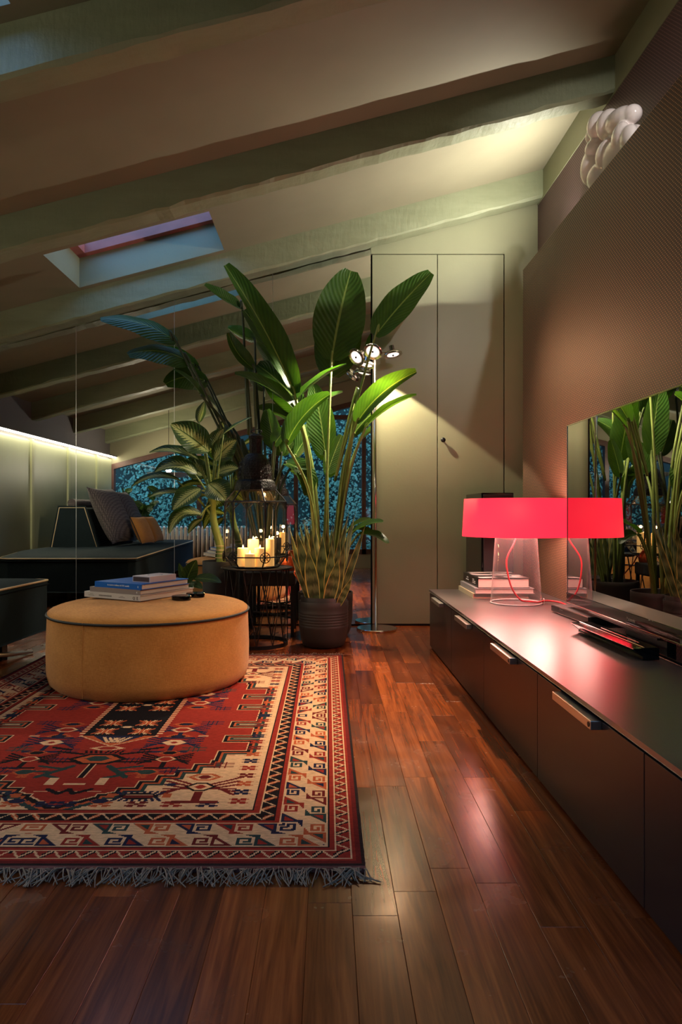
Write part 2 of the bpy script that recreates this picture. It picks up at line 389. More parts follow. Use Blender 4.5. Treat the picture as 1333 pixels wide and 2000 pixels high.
# ------------------------------------------------------------------ CEILING with two roof windows
SKY = [(-1.68, -0.70, 4.03, 4.62), (-1.95, -1.05, 1.74, 2.26)]
xs = sorted({XL-.05, XR+.05}|{s[0] for s in SKY}|{s[1] for s in SKY}); ys = sorted({YW-.05, YB+.05}|{s[2] for s in SKY}|{s[3] for s in SKY})
mb = MB()
for i in range(len(xs)-1):
    for j in range(len(ys)-1):
        xm, ym = (xs[i]+xs[i+1])/2, (ys[j]+ys[j+1])/2
        if any(s[0] < xm < s[1] and s[2] < ym < s[3] for s in SKY): continue
        for z in (0, 0.32):
            q = [(xs[i],ys[j]),(xs[i+1],ys[j]),(xs[i+1],ys[j+1]),(xs[i],ys[j+1])]
            mb.add([(a,b,ceil_z(a)+z) for a,b in q], [(0,3,2,1)])
struct(obj('ceiling', mb, M['sage_ceiling']))
for n_, (x0, x1, y0, y1) in enumerate(SKY):
    mb = MB(); h = 0.30
    for (a, b) in (((x0,y0),(x1,y0)), ((x1,y0),(x1,y1)), ((x1,y1),(x0,y1)), ((x0,y1),(x0,y0))):
        mb.add([(a[0],a[1],ceil_z(a[0])),(b[0],b[1],ceil_z(b[0])),(b[0],b[1],ceil_z(b[0])+h),(a[0],a[1],ceil_z(a[0])+h)], [(0,1,2,3)])
    w = struct(obj('window_%d' % (n_+1), mb, M['sage']))
    fw = 0.055; fr = MB()
    for (a0, a1, b0, b1) in ((x0,x1,y0,y0+fw),(x0,x1,y1-fw,y1),(x0,x0+fw,y0,y1),(x1-fw,x1,y0,y1)):
        vs = []
        for z in (h-.10, h-.03):
            vs += [(a0,b0,ceil_z(a0)+z),(a1,b0,ceil_z(a1)+z),(a1,b1,ceil_z(a1)+z),(a0,b1,ceil_z(a0)+z)]
        fr.add(vs, [(0,3,2,1),(4,5,6,7),(0,1,5,4),(1,2,6,5),(2,3,7,6),(3,0,4,7)])
    obj('window_frame', fr, M['skylight_wood'], w)
    obj('pane', MB().add([(x0,y0,ceil_z(x0)+h-.06),(x1,y0,ceil_z(x1)+h-.06),(x1,y1,ceil_z(x1)+h-.06),(x0,y1,ceil_z(x0)+h-.06)], [(0,1,2,3)]), M['pane'], w)
    ld = bpy.data.lights.new('sky_portal', 'AREA'); ld.shape = 'RECTANGLE'; ld.size = x1-x0; ld.size_y = y1-y0; ld.cycles.is_portal = True
    lo = bpy.data.objects.new('sky_portal', ld); COL.objects.link(lo); lo.location = ((x0+x1)/2, (y0+y1)/2, ceil_z((x0+x1)/2)+h+.02); lo.rotation_euler = (0, -math.atan(SL), 0)

# ------------------------------------------------------------------ BEAMS
BEAMS = [(4.67, 4.795), (3.50, 3.63), (2.33, 2.46), (1.16, 1.29), (-0.04, 0.09)]
for k, (y0, y1) in enumerate(BEAMS):
    rb = random.Random(20+k); mb = MB(); n = 60; vs = []; c = 0.012
    for i in range(n+1):
        xx = XL-.02+(XR+.04-XL)*i/n; zt = ceil_z(xx)+.01; zb = beam_z(xx)+rb.uniform(-.004,.004)
        cc = c*(0.6+0.9*rb.random())
        vs += [(xx,y0,zt),(xx,y0,zb+cc),(xx,y0+cc,zb),(xx,y1-cc,zb),(xx,y1,zb+cc),(xx,y1,zt)]
    fs = []
    for i in range(n):
        for q in range(5): fs.append((i*6+q, i*6+q+1, (i+1)*6+q+1, (i+1)*6+q))
    mb.add(vs, fs); o = struct(obj('trim_%d' % (k+1), mb, M['beam']))

# ------------------------------------------------------------------ BACK WALL: wardrobe doors + mirror panels
X = lambda px: (px-CX)*YB/FPX
Z = lambda py: EYE+(CY-py)*YB/FPX
xm0, xd0, xd1, xd2 = X(725), X(727), X(855), X(985)
dtop = Z(497.5)
mb = MB()
mb.prism([(XL-.1,-.1),(XR+.1,-.1),(XR+.1,ceil_z(XR+.1)+.05),(XL-.1,ceil_z(XL-.1)+.05)], 'y', YB+.03, YB+.12)      # structural wall
wall = struct(obj('wall_back', mb, M['seam_dark']))
mb = MB(); zb = lambda x: ceil_z(x)-.02
mb.prism([(xm0,dtop+.006),(XR,dtop+.006),(XR,zb(XR)),(xm0,zb(xm0))], 'y', YB, YB+.028)       # above the doors
mb.box(xd2+.004, XR, YB, YB+.028, 0, dtop+.006)                                          # right of the doors
obj('wall_facing', mb, M['sage'], wall)
for k, (a, b) in enumerate(((xd0, xd1), (xd1, xd2))):
    d = struct(obj('door_%d' % (k+1), MB().box(a+.0025, b-.0025, YB, YB+.024, 0.014, dtop), M['sage'], bevel=.0015))
    if k == 1:
        p = at(865, 860, YB)
        kn = MB(); kn.lathe([(0,0),(.006,0),(.006,.018),(.015,.020),(.017,.028),(.013,.034),(0,.035)], n=16)
        kn.v = [(p.x+v[0], YB-v[2], p.z+v[1]) for v in kn.v]
        ko = obj('knob', kn, M['black'], d, smooth=True); ko['label'] = 'small black knob'
seams = [X(725)]
while seams[-1] > XL+.05: seams.append(seams[-1]-0.6915)
mtop = lambda x: 2.658+0.2665*(x-0.2917)
mlab = ['mirror panel next to the sage wardrobe doors', 'tall mirror panel behind the lantern and big plants', 'mirror panel showing the long end of the dark sofa',
        'leftmost fully visible mirror strip at the photo edge', 'mirror panel hidden beyond the left photo edge', 'mirror panel at the far left wall', 'narrow mirror panel in the far left corner']
for k in range(len(seams)-1):
    b, a = seams[k]-.0018, max(seams[k+1]+.0018, XL+.004)
    if b-a < .05: continue
    mb = MB().prism([(a,.012),(b,.012),(b,mtop(b)-.002),(a,mtop(a)-.002)], 'y', YB, YB+.006)
    o = obj('mirror_panel', mb, M['mirror_edge']); o.data.materials.append(M['mirror'])
    for f in o.data.polygons:
        if abs(f.normal.y) > .9: f.material_index = 1
    tag(o, mlab[k], 'mirror', 'mirror panels covering the back wall')
    if k > 0:
        s = obj('edge_strip', MB().box(seams[k]-.0016, seams[k]+.0016, YB-.0006, YB+.0054, .012, mtop(seams[k])-.003), M['alu'], o)
# soft fill strip between mirror top and beam
obj('wall_band', MB().prism([(XL,mtop(XL)),(xm0,mtop(xm0)),(xm0,zb(xm0)),(XL,zb(XL))], 'y', YB+.001, YB+.028), M['sage'], wall)
obj('plinth', MB().box(xd0, XR, YB+.012, YB+.028, 0, .014), M['seam_dark'], wall)

# ------------------------------------------------------------------ RIGHT WALL, raised dotted half wall (ledge), LEFT WALL
ZWP = 0.8+1.455*1.48                 # top of the wallpaper
wr = struct(obj('wall_right', MB().box(XR, XR+.1, YW-.1, YB+.05, -.1, ZWP), M['wall_dots']))
obj('wall_cornice', MB().box(XR-.004, XR+.1, YW-.1, YB+.05, ZWP, ceil_z(XR)+.1), M['sage'], wr)
ZP = 0.8+1.238*XP; YP = 4.275
struct(obj('wall_half', MB().box(XP, XR-.002, YW+.02, YP, 0.0, ZP), M['panel'], bevel=.003))
LEDZ = 1.575
wl = struct(obj('wall_left', MB().box(XL-.1, XL, YW-.1, YB+.05, -.1, ceil_z(XL)+.1), M['upper_left']))
bt = [4.53, 3.54, 2.54, 1.55, 0.56]
edges = [YB-.01]+bt+[YW+.01]
for k in range(len(edges)-1):
    obj('wall_panel', MB().box(XL, XL+.035, edges[k+1]+.028, edges[k]-.028, .02, LEDZ-.03), M['sage'], wl)
for y in bt: obj('batten', MB().box(XL, XL+.055, y-.025, y+.025, .0, LEDZ-.02), M['batten'], wl)
led = thing('led_strip', 'glowing white light strip along the top of the panelled left wall', 'light strip', (XL, 2.3, LEDZ))
obj('profile', MB().box(XL, XL+.11, YW+.02, YB-.01, LEDZ+.004, LEDZ+.022), M['upper_left'], led)
obj('diffuser', MB().box(XL+.06, XL+.095, YW+.03, YB-.02, LEDZ-.008, LEDZ+.0035), emit('led_white', (1.0,0.92,0.72,1), 42.0), led)

# ------------------------------------------------------------------ WINDOW WALL behind the camera (seen in the mirror)
wtop = lambda x: 1.44+.262*(x+3.2)
ww = MB(); yw0, yw1 = YW-.10, YW
ww.prism([(XL-.1,wtop(XL-.1)),(XR+.1,wtop(XR+.1)),(XR+.1,ceil_z(XR+.1)+.1),(XL-.1,ceil_z(XL-.1)+.1)], 'y', yw0, yw1)
ww.box(XL-.1, -.45, yw0, yw1, -.1, .40); ww.box(-.45, XR+.1, yw0, yw1, -.1, .20)
struct(obj('wall_front', ww, M['white_wall']))
win = MB()
def vert(x, w=.06, z0=.2): win.prism([(x-w/2,z0),(x+w/2,z0),(x+w/2,wtop(x+w/2)),(x-w/2,wtop(x-w/2))], 'y', yw0+.02, yw1+.012)
for x in (XL+.03, -1.83, -0.45, 0.52, 1.42): vert(x)
win.prism([(XL,wtop(XL)-.07),(XR,wtop(XR)-.07),(XR,wtop(XR)+.005),(XL,wtop(XL)+.005)], 'y', yw0+.02, yw1+.014)
win.box(XL, -.45, yw0+.02, yw1+.012, .40, .46); win.box(-.45, XR, yw0+.02, yw1+.012, .20, .27)
win.box(-.45, XR, yw0+.02, yw1+.012, 2.12, 2.18)
wo = struct(obj('window_3', win, M['window_wood']))
for a, b in ((XL+.06,-1.86),(-1.80,-.48),(-.42,.49),(.55,1.39)):
    obj('pane', MB().add([(a,YW-.05,.27),(b,YW-.05,.27),(b,YW-.05,wtop(b)-.06),(a,YW-.05,wtop(a)-.06)], [(0,1,2,3)]), M['pane'], wo)
ld = bpy.data.lights.new('sky_portal', 'AREA'); ld.shape = 'RECTANGLE'; ld.size = XR-XL; ld.size_y = 2.2; ld.cycles.is_portal = True
lo = bpy.data.objects.new('sky_portal', ld); COL.objects.link(lo); lo.location = ((XR+XL)/2, YW-.13, 1.3); lo.rotation_euler = (PI/2, 0, 0)

# ------------------------------------------------------------------ GARDEN outside
M['ground'] = plain('garden_ground', srgb(70,80,60), 0.9, var=.3, scale=5)
struct(obj('ground', MB().box(-9, 6, -9, YW-.10, -.25, -.12), M['ground']))
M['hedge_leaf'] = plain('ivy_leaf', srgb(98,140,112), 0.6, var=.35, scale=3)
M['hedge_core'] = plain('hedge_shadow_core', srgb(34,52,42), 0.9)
hedge = thing('ivy_hedge', 'blue green ivy hedge in the garden seen through the mirrored window', 'hedge', (-1, -3.2, -.12))
hm = MB(); rh = random.Random(5)
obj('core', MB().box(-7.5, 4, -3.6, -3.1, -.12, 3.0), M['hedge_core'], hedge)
for i in range(34000):
    x, z = rh.uniform(-7.5, 4), rh.uniform(-.1, 3.25)
    y = -3.05+.16*math.sin(x*2.1+z)+.10*math.sin(z*4-x)+rh.uniform(-.1,.12)
    s = rh.uniform(.018,.040); a = rh.uniform(0, 2*PI); d = Vector((math.cos(a), rh.uniform(-.5,.5), math.sin(a))).normalized()
    nn = Vector((rh.uniform(-.6,.6), 1, rh.uniform(-.2,1))).normalized(); e = d.cross(nn).normalized(); p = Vector((x,y,z))
    hm.add([p-d*s, p+e*s*.6, p+d*s, p-e*s*.6], [(0,1,2,3)])
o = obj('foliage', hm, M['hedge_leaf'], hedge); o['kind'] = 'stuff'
def brick():
    q = N('garden_brick_wall'); b = q.new('ShaderNodeTexBrick'); b.inputs['Scale'].default_value = 7
    sp = q.new('ShaderNodeSeparateXYZ'); q.link(q.new('ShaderNodeTexCoord').outputs['Object'], sp.inputs[0]); c = q.new('ShaderNodeCombineXYZ')
    q.link(sp.outputs[0], c.inputs[0]); q.link(sp.outputs[2], c.inputs[1]); q.link(c.outputs[0], b.inputs['Vector'])
    b.inputs['Color1'].default_value = srgb(165,120,110); b.inputs['Color2'].default_value = srgb(140,105,100); b.inputs['Mortar'].default_value = srgb(185,175,170)
    q.set(Base_Color=b.outputs[0], Roughness=.9); return q.m
M['brick'] = brick()
tag(obj('garden_wall', MB().box(-9, 6, -5.3, -5.0, -.12, 5.0), M['brick']), 'pale brick wall rising above the ivy hedge outside', 'wall')


# ------------------------------------------------------------------ RUG (knot by knot)
K = 0.004
HW, HL = 205, 280
BLK, RED, CRM, NVY, RST, TEL, DKR, SEL = range(8)
PAL = [srgb(24,20,24), srgb(150,46,36), srgb(226,182,140), srgb(34,36,62), srgb(186,88,52), srgb(44,64,62), srgb(112,34,32), srgb(44,34,34)]
Q = np.full((HL, HW), CRM, dtype=np.int8)
ii, jj = np.meshgrid(np.arange(HW), np.arange(HL))
# --- field mask (red): crenellated sides, stepped diagonal front
du, dv = ii*K, jj*K
per = 0.158; cren = ((jj*K-0.73) % per) < per*0.5
side = np.where(cren, 0.355, 0.445)
step = 0.046
qv = np.floor((0.66-dv)/step*1.0)*step
diag = 0.455+np.clip(qv, 0, None)*1.0
fieldm = np.where(dv >= 0.73, du >= side, np.where(dv >= .645, du >= 0.445, du >= diag)) & (dv > 0.30) & (du > .3)
fieldm &= ~((dv < 0.40) & (du < 0.82-(dv-0.30)*1.3))
Q[fieldm] = RED
def dil(m):
    r = m.copy(); r[1:] |= m[:-1]; r[:-1] |= m[1:]; r[:,1:] |= m[:,:-1]; r[:,:-1] |= m[:,1:]
    r[1:,1:] |= m[:-1,:-1]; r[1:,:-1] |= m[:-1,1:]; r[:-1,1:] |= m[1:,:-1]; r[:-1,:-1] |= m[1:,1:]; return r
cur = fieldm.copy()
for c in (CRM, BLK, BLK, BLK, RST, RST, TEL, TEL, TEL):
    n2 = dil(cur); Q[n2 & ~cur] = c; cur = n2
def P(i, j, c):
    i, j = int(round(i)), int(round(j))
    if j < 0: return
    if i >= HW: i = 2*HW-1-i
    if j >= HL: j = 2*HL-1-j
    if 0 <= i < HW and 0 <= j < HL: Q[j, i] = c
def line(i0, j0, i1, j1, c, w=2):
    n = int(max(abs(i1-i0), abs(j1-j0)))*2+1
    for t in range(n+1):
        a, b = i0+(i1-i0)*t/n, j0+(j1-j0)*t/n
        for p in range(w):
            for r in range(w): P(a+p-w/2+.5, b+r-w/2+.5, c)
def rect(i0, i1, j0, j1, c):
    for a in range(int(i0), int(i1)+1):
        for b in range(int(j0), int(j1)+1): P(a, b, c)
def hexa(ci, cj, r, h, c):
    for b in range(-h, h+1):
        wv = int(r*(1-.55*abs(b)/h))
        for a in range(-wv, wv+1): P(ci+a, cj+b, c)
ROS = [".##.##.", "###.###", ".#####.", "...#...", ".#####.", "###.###", ".##.##."]
def rosette(ci, cj, c, sx=2, sy=1.4):
    for a in range(-7, 8):
        for b in range(-5, 6):
            u, v = int(math.floor(a/sx+3.5)), int(math.floor(b/sy+3.5))
            if 0 <= u < 7 and 0 <= v < 7 and ROS[v][u] == '#': P(ci+a, cj+b, c)
def hashm(ci, cj, c):
    for d in (-4, 0, 4): line(ci+d, cj-6, ci+d, cj+6, c, 2)
    for d in (-3, 3): line(ci-9, cj+d, ci+9, cj+d, c, 2)
def spider(ci, cj, c, c2, c3, s=1.0):
    for k in (8, 14, 20):
        for sg in (-1, 1):
            line(ci+sg*6*s, cj+(k-14)*.6*s, ci+sg*25*s, cj+(k-4)*s, c, 2); line(ci+sg*6*s, cj+(k-14)*.6*s, ci+sg*24*s, cj-(k-4)*.8*s, c, 2)
    rect(ci-2*s, ci+2*s, cj-24*s, cj-8*s, c); rect(ci-15*s, ci+15*s, cj-25*s, cj-22*s, c)
    hexa(ci, cj, int(11*s), int(7*s), c3); hexa(ci, cj, int(8*s), int(5*s), c2); hexa(ci, cj, int(4*s), int(3*s), RED)
    hexa(ci, cj+17*s, int(13*s), int(6*s), RST if c != RST else c); hexa(ci, cj+17*s, int(9*s), int(4*s), CRM if c3 != CRM else BLK); hexa(ci, cj+17*s, int(6*s), int(3*s), c)
# rosette rows in the cream field
for n_, j in enumerate(range(84, HL+4, 15)): rosette(82, j, (RED, NVY, RST, DKR)[n_ % 4])
for n_, i in enumerate(range(102, HW+4, 24)): rosette(i, 79, (NVY, RED, DKR, RST)[n_ % 4], 2.1, 1.3)
spider(112, 108, DKR, CRM, BLK, 1.05)
hashm(104, 150, DKR); line(96, 172, 101, 172, RED, 2)
# blue rosette in front field
for k in range(-14, 15, 4): line(152+k*.8, 92, 152+k*1.2, 84, NVY, 2); line(152+k*.8, 92, 152+k*1.2, 100, NVY, 2)
hexa(152, 92, 15, 5, BLK); line(143, 91, 161, 91, RED, 2); line(143, 94, 161, 94, CRM, 1); rect(130, 135, 90, 96, RST); rect(169, 174, 90, 96, RST)
hexa(176, 84, 7, 3, NVY); hexa(134, 112, 5, 2, NVY)
# red field
ax = HW
spider(152, 202, NVY, CRM, CRM, .95)
spider(152, 236, NVY, RED, CRM, .95); line(126, 219, 134, 219, CRM, 2); line(170, 219, 178, 219, CRM, 2)
spider(150, 163, BLK, RED, CRM, .8)
hashm(132, 186, TEL); hashm(172, 182, NVY); hashm(176, 160, NVY); hashm(140, 140, NVY); hashm(128, 256, NVY)
for sg in (-1, 1):
    line(158, 136, 158+sg*16, 130, RST, 1); line(158, 136, 158+sg*16, 142, RST, 1)
hexa(158, 136, 9, 5, RST); hexa(158, 136, 7, 4, TEL); rosette(160, 128, RST, 1.4, 1)
# central black compartments
rect(ax-37, ax, 222, HL, CRM)
for j in range(222, HL, 6): rect(ax-37, ax-33, j, j+2, RED)
rect(ax-32, ax, 220, HL, BLK)
for (a, b) in ((ax-17, 232), (ax-17, 256)):
    for k in range(-10, 11, 5): line(a, b, a+k, b+7, CRM if k % 2 else RST, 2); line(a, b, a+k, b-7, CRM if k % 2 else RST, 2)
    hexa(a, b, 8, 4, RST); line(a-2, b-3, a-2, b+3, CRM, 1); line(a+2, b-3, a+2, b+3, CRM, 1)
hexa(ax, 244, 5, 2, CRM)
for t in range(0, 26):                               # triangle under it
    wv = int((26-t)*1.3); rect(ax-wv, ax, 219-t, 219-t, RST if t < 22 else CRM); rect(ax-int(wv*.68), ax, 219-t, 219-t, NVY if t < 18 else RST)
    P(ax-wv, 219-t, CRM); P(ax-wv-1, 219-t, CRM)
for k in range(4, 18, 5): line(ax-16+k, 216-k*.2, ax-10+k, 204-k*.1, CRM, 2)
# tree / anchor figure on the axis
hexa(ax, 188, 14, 4, CRM); hexa(ax, 188, 9, 3, RED)
line(ax-46, 190, ax-30, 184, BLK, 3); line(ax-38, 180, ax-16, 174, BLK, 3)
for k in range(-14, 1, 4): line(ax+k, 176, ax+k-2, 182, BLK, 2)
line(ax-44, 157, ax-14, 157, CRM, 4); line(ax-44, 157, ax-14, 157, BLK, 3)
hexa(ax, 163, 24, 11, BLK); hexa(ax, 163, 18, 8, RST); hexa(ax, 164, 10, 5, TEL)
line(ax, 150, ax, 126, CRM, 5); line(ax, 152, ax, 126, BLK, 3)
for sg in (-1,):
    line(ax+sg*14, 148, ax+sg*34, 126, TEL, 4); line(ax+sg*26, 136, ax+sg*46, 138, TEL, 3); line(ax+sg*20, 142, ax+sg*40, 148, TEL, 3); line(ax+sg*30, 130, ax+sg*18, 124, TEL, 3)
rect(ax-22, ax, 112, 124, CRM); rect(ax-15, ax, 115, 124, RED); rect(ax-15, ax-9, 112, 115, RED); line(ax-24, 100, ax, 100, CRM, 1); line(ax-16, 104, ax-6, 96, BLK, 3); line(ax-6, 96, ax, 104, BLK, 3)
# --- borders
def hook(x, y):            # half period pattern: 1 = figure, 2 = inner accent
    if y <= 11 and y <= x <= 12:
        if 2 <= y <= 7 and y+3 <= x <= 10: return 2
        return 1
    for (a, b, c, d) in ((14,23,1,2),(22,23,1,9),(15,23,8,9),(15,16,4,9),(15,19,4,5)):
        if a <= x <= b and c <= y <= d: return 1
    if 11 <= y <= 13 and 10 <= x <= 12+2*(y-10): return 1
    return 0
d_ = np.minimum(ii, jj); s_ = np.where(ii <= jj, jj, ii)
cyc = [(NVY, RST), (RST, TEL), (TEL, RED), (DKR, CRM), (RST, NVY), (NVY, RED), (RED, TEL)]
for j in range(HL):
    for i in range(HW):
        d = min(i, j)
        if d >= 71: continue
        s = j if i <= j else i
        if d < 2: c = SEL
        elif d < 5: c = DKR
        elif d < 7: c = RED
        elif d == 7 or d == 16: c = CRM
        elif d < 16:
            t = s % 12; e = d-8
            z = abs(t-6)*1.35
            c = CRM if abs(z-e) < 1.1 else (BLK if (t < 6 and abs(z-e) < 3.2) else RED)
        elif d < 20: c = RED
        elif d == 20: c = BLK
        elif d == 21 or d == 51: c = CRM
        elif d < 51:
            y = d-22; t = s % 26; n_ = s//26
            if y < 14: h = hook(t, y); cc = cyc[n_ % 7]
            elif y < 15: h = 0; cc = cyc[0]
            else: h = hook((13-s) % 26, 28-y); cc = cyc[((s+13)//26+3) % 7]
            c = CRM if h == 0 else cc[h-1]
        elif d < 55: c = RED
        elif d == 55: c = BLK
        elif d < 65:
            t = s % 14; e = d-56; z = abs(t-7)*1.25
            c = CRM if abs(z-e) < 1.0 else (RST if (t < 7 and abs(z-e) < 2.6) else BLK)
        elif d == 65: c = CRM
        elif d < 70: c = RED
        else: c = BLK
        Q[j, i] = c
full = np.concatenate([np.concatenate([Q, Q[:, ::-1]], 1), np.concatenate([Q, Q[:, ::-1]], 1)[::-1]], 0)   # rows: front..back, cols: right..left
NJ, NI = full.shape
kx, ky = (RUG['x1']-RUG['x0'])/NI, (RUG['y1']-RUG['y0'])/NJ
vs = []; cols = []; zr = 0.011
for j in range(NJ):
    row = full[j]; ch = np.flatnonzero(np.diff(row))+1; st = [0]+list(ch)+[NI]
    y0, y1 = RUG['y0']+j*ky, RUG['y0']+(j+1)*ky
    for a, b in zip(st[:-1], st[1:]):
        x1, x0 = RUG['x1']-a*kx, RUG['x1']-b*kx
        wv = .0
        vs += [(x0,y0,zr),(x1,y0,zr),(x1,y1,zr),(x0,y1,zr)]; cols.append(row[a])
rug = thing('rug', 'red and cream patterned oriental wool rug with grey fringe on the wooden floor', 'rug', ((RUG['x0']+RUG['x1'])/2, RUG['y0'], 0))
mb = MB(); mb.v = vs; mb.f = [(4*k, 4*k+1, 4*k+2, 4*k+3) for k in range(len(cols))]
def rug_mat():
    q = N('knotted_wool'); a = q.new('ShaderNodeAttribute', attribute_name='Col')
    nz = q.ramp(q.noise(1, 3, .6, q.mapped((60, 240, 60))), [(.25, (.62,)*3), (.75, (1.12,)*3)])
    mu = q.new('ShaderNodeMix', data_type='RGBA', blend_type='MULTIPLY'); mu.inputs[0].default_value = 1; q.link(a.outputs['Color'], mu.inputs[6]); q.link(nz, mu.inputs[7])
    q.set(Base_Color=mu.outputs[2], Roughness=.95); q.b.inputs['Specular IOR Level'].default_value = .1
    q.bump(q.noise(380, 2), .6, .004); return q.m
pile = obj('pile', mb, rug_mat(), rug)
ca = pile.data.attributes.new('Col', 'FLOAT_COLOR', 'FACE')
ca.data.foreach_set('color', np.array([PAL[c] for c in cols], dtype=np.float32).ravel())
obj('backing', MB().box(RUG['x0'], RUG['x1'], RUG['y0']-.012, RUG['y1']+.012, 0.0008, zr-.0008), plain('rug_backing', srgb(92,52,50), .95, var=.4, scale=14), rug)
M['fringe'] = plain('grey_fringe_yarn', srgb(136,116,100), .95, var=.25, scale=60)
for yy, sg, nst, ln in ((RUG['y0']-.010, -1, 560, .062), (RUG['y1']+.010, 1, 240, .03)):
    rf = random.Random(9+sg); fm = MB()
    for k in range(nst):
        x = RUG['x0']+(RUG['x1']-RUG['x0'])*(k+rf.random())/nst
        l = ln*rf.uniform(.55, 1.05); sx = rf.gauss(0, .022); r = rf.uniform(.0011,.0019)
        cl = .018*math.sin(k*.19)+.01*math.sin(k*.53)
        z0 = rf.uniform(.004,.011)
        fm.tube([(x, yy, z0), (x+sx*.3+cl*.4, yy+sg*l*.35, z0+rf.uniform(.002,.009)), (x+sx*.7+cl*.8, yy+sg*l*.7, rf.uniform(.004,.01)), (x+sx*1.2+cl, yy+sg*l, .003)], [r, r*1.1, r, r*.8], 4, False)
    o = obj('fringe', fm, M['fringe'], rug, smooth=True); o['kind'] = 'stuff'; o['label'] = 'grey knotted yarn fringe'

# ------------------------------------------------------------------ OTTOMAN
OX, OY, OR = -.843, 3.257, .462
ott = thing('ottoman', 'large round mustard linen ottoman with black piping standing on the rug', 'ottoman', (OX, OY, .012))
mb = MB(); mb.lathe([(OR-.03,0),(OR-.008,.02),(OR+.002,.06),(OR+.004,.16),(OR,.27),(OR-.002,.322)], (OX,OY,.012), 72)
obj('skirt', mb, M['mustard'], ott, smooth=True)
mb = MB(); pr = [(OR-.002,.322)]+[(OR*math.cos(a)*1.0, .322+.062*math.sin(a)**.8) for a in [PI/2*k/12 for k in range(1, 12)]]+[(.001,.384)]
mb.lathe(pr, (OX,OY,.012), 72); obj('cushion_top', mb, M['mustard'], ott, smooth=True)
obj('piping', MB().torus((OX,OY,.334), OR+.001, .0055, 72, 8), M['piping_black'], ott, smooth=True)
obj('seam', MB().box(-.0012, .0012, -.001, .001, .014, .33, Matrix.Translation((OX+(OR+.003)*math.cos(-1.95), OY+(OR+.003)*math.sin(-1.95), .012))), M['mustard'], ott)
def otop(x, y):
    r = min(math.hypot(x-OX, y-OY)/OR, .98); return .012+.322+.062*(1-r*r)**.4

# ------------------------------------------------------------------ BOOKS
def book(name, label, c, ux, w, d, z, t, cover, pages, group, spine='x'):
    """c: corner; ux: unit vector of the spine edge; other edge is its left normal. Hardback: two boards, spine, page block."""
    ux = Vector((ux[0], ux[1], 0)).normalized(); uy = Vector((-ux.y, ux.x, 0))
    if spine == 'r': uy = -uy
    Mt = Matrix(((ux.x, uy.x, 0, c[0]), (ux.y, uy.y, 0, c[1]), (0, 0, 1, z), (0, 0, 0, 1)))
    th = thing(name, label, 'book', (c[0], c[1], z), group); b = .0028
    cv = MB(); cv.box(0, w, 0, d, 0, b, Mt); cv.box(0, w, 0, d, t-b, t, Mt); cv.box(0, w, 0, b, b, t-b, Mt)
    co = obj('cover', cv, cover, th)
    pg = obj('pages', MB().box(.004, w-.004, b, d-.005, b, t-b, Mt), pages, th)
    return th, Mt, co
def pages_mat(name, a, b):
    q = N(name); f = q.noise(1, 2, .5, q.mapped((3, 3, 900))); q.set(Base_Color=q.ramp(f, [(.3, a[:3]), (.7, b[:3])]), Roughness=.8); return q.m
M['pages'] = pages_mat('paper_pages', srgb(200,188,176), srgb(228,218,208))
M['ink'] = plain('black_ink', (0.01,0.01,0.01,1), .6); M['ink_white'] = plain('white_ink', srgb(235,235,235), .6); M['ink_grey'] = plain('grey_ink', srgb(120,115,115), .6)
M['blue'] = plain('blue_cover', srgb(28,98,188), .35); M['grey_cover'] = plain('warm_grey_cover', srgb(138,126,124), .45); M['white_cover'] = plain('off_white_cover', srgb(196,190,188), .45)
M['black_cover'] = plain('black_cover', srgb(22,20,22), .3); M['pink_grey'] = plain('pale_box_card', srgb(196,186,196), .5); M['cream_cover'] = plain('cream_cover', srgb(214,194,160), .5); M['silver_cover'] = plain('silver_grey_cover', srgb(160,155,158), .4)
GB = 'books stacked on the ottoman'
z0 = .398
c0 = Vector((-.843, 3.07)); us = Vector((-.317, .18)).normalized()
specs = [('book', 'white spined book at the bottom of the stack on the ottoman', 0, 0, .362, .365, .0262, M['white_cover']),
         ('book', 'warm grey book in the middle of the stack on the ottoman', .004, .004, .325, .335, .0225, M['grey_cover']),
         ('book', 'bright blue book with white spine lettering on the ottoman stack', .000, .008, .300, .318, .0258, M['blue'])]
z = z0
for k, (nm, lb, a, b, w, d, t, cm) in enumerate(specs):
    cc = c0+us*a+Vector((us.y*-1, us.x))*(-b) if False else c0+us*a+Vector((.18,.317)).normalized()*b
    th, Mt, co = book(nm, lb, (cc.x, cc.y), us, w, d, z, t, cm, M['pages'], GB, 'r')
    # lettering on the spine: text frame with +X running from far end to the corner
    def spine_text(body, size, x, zz, m):
        F = Mt @ Matrix(((-1,0,0,x),(0,0,-1,-.0004),(0,1,0,zz),(0,0,0,1)))
        text_mesh(body, size, F, 'lettering', m, th)
    if k == 2:
        spine_text('la maniera italiana del XX secolo', .0105, .215, .0105, M['ink_white'])
        spine_text('E', .012, .024, .009, M['ink_white'])
    if k == 1: spine_text('4', .014, .024, .006, M['ink_white'])
    if k == 0:
        mk = MB()
        for (a0, a1, q0, q1) in ((.30,.325,.014,.0165),(.295,.335,.0085,.011),(.18,.265,.009,.0155),(.105,.125,.0145,.0165),(.095,.135,.009,.0115)):
            nn = int((a1-a0)/.004)
            for s in range(nn): mk.box(a0+s*.004, a0+s*.004+.0027, -.0006, .0004, q0, q1, Mt)
        obj('lettering', mk, M['ink_grey'], th)['kind'] = 'stuff'
        spine_text('Q', .018, .046, .006, M['ink'])
        F = Mt @ Matrix(((0,-1,0,.020),(0,0,-1,-.0004),(1,0,0,.004),(0,0,0,1))); text_mesh('bas', .012, F, 'lettering', M['ink'], th)
    z += t+.0004
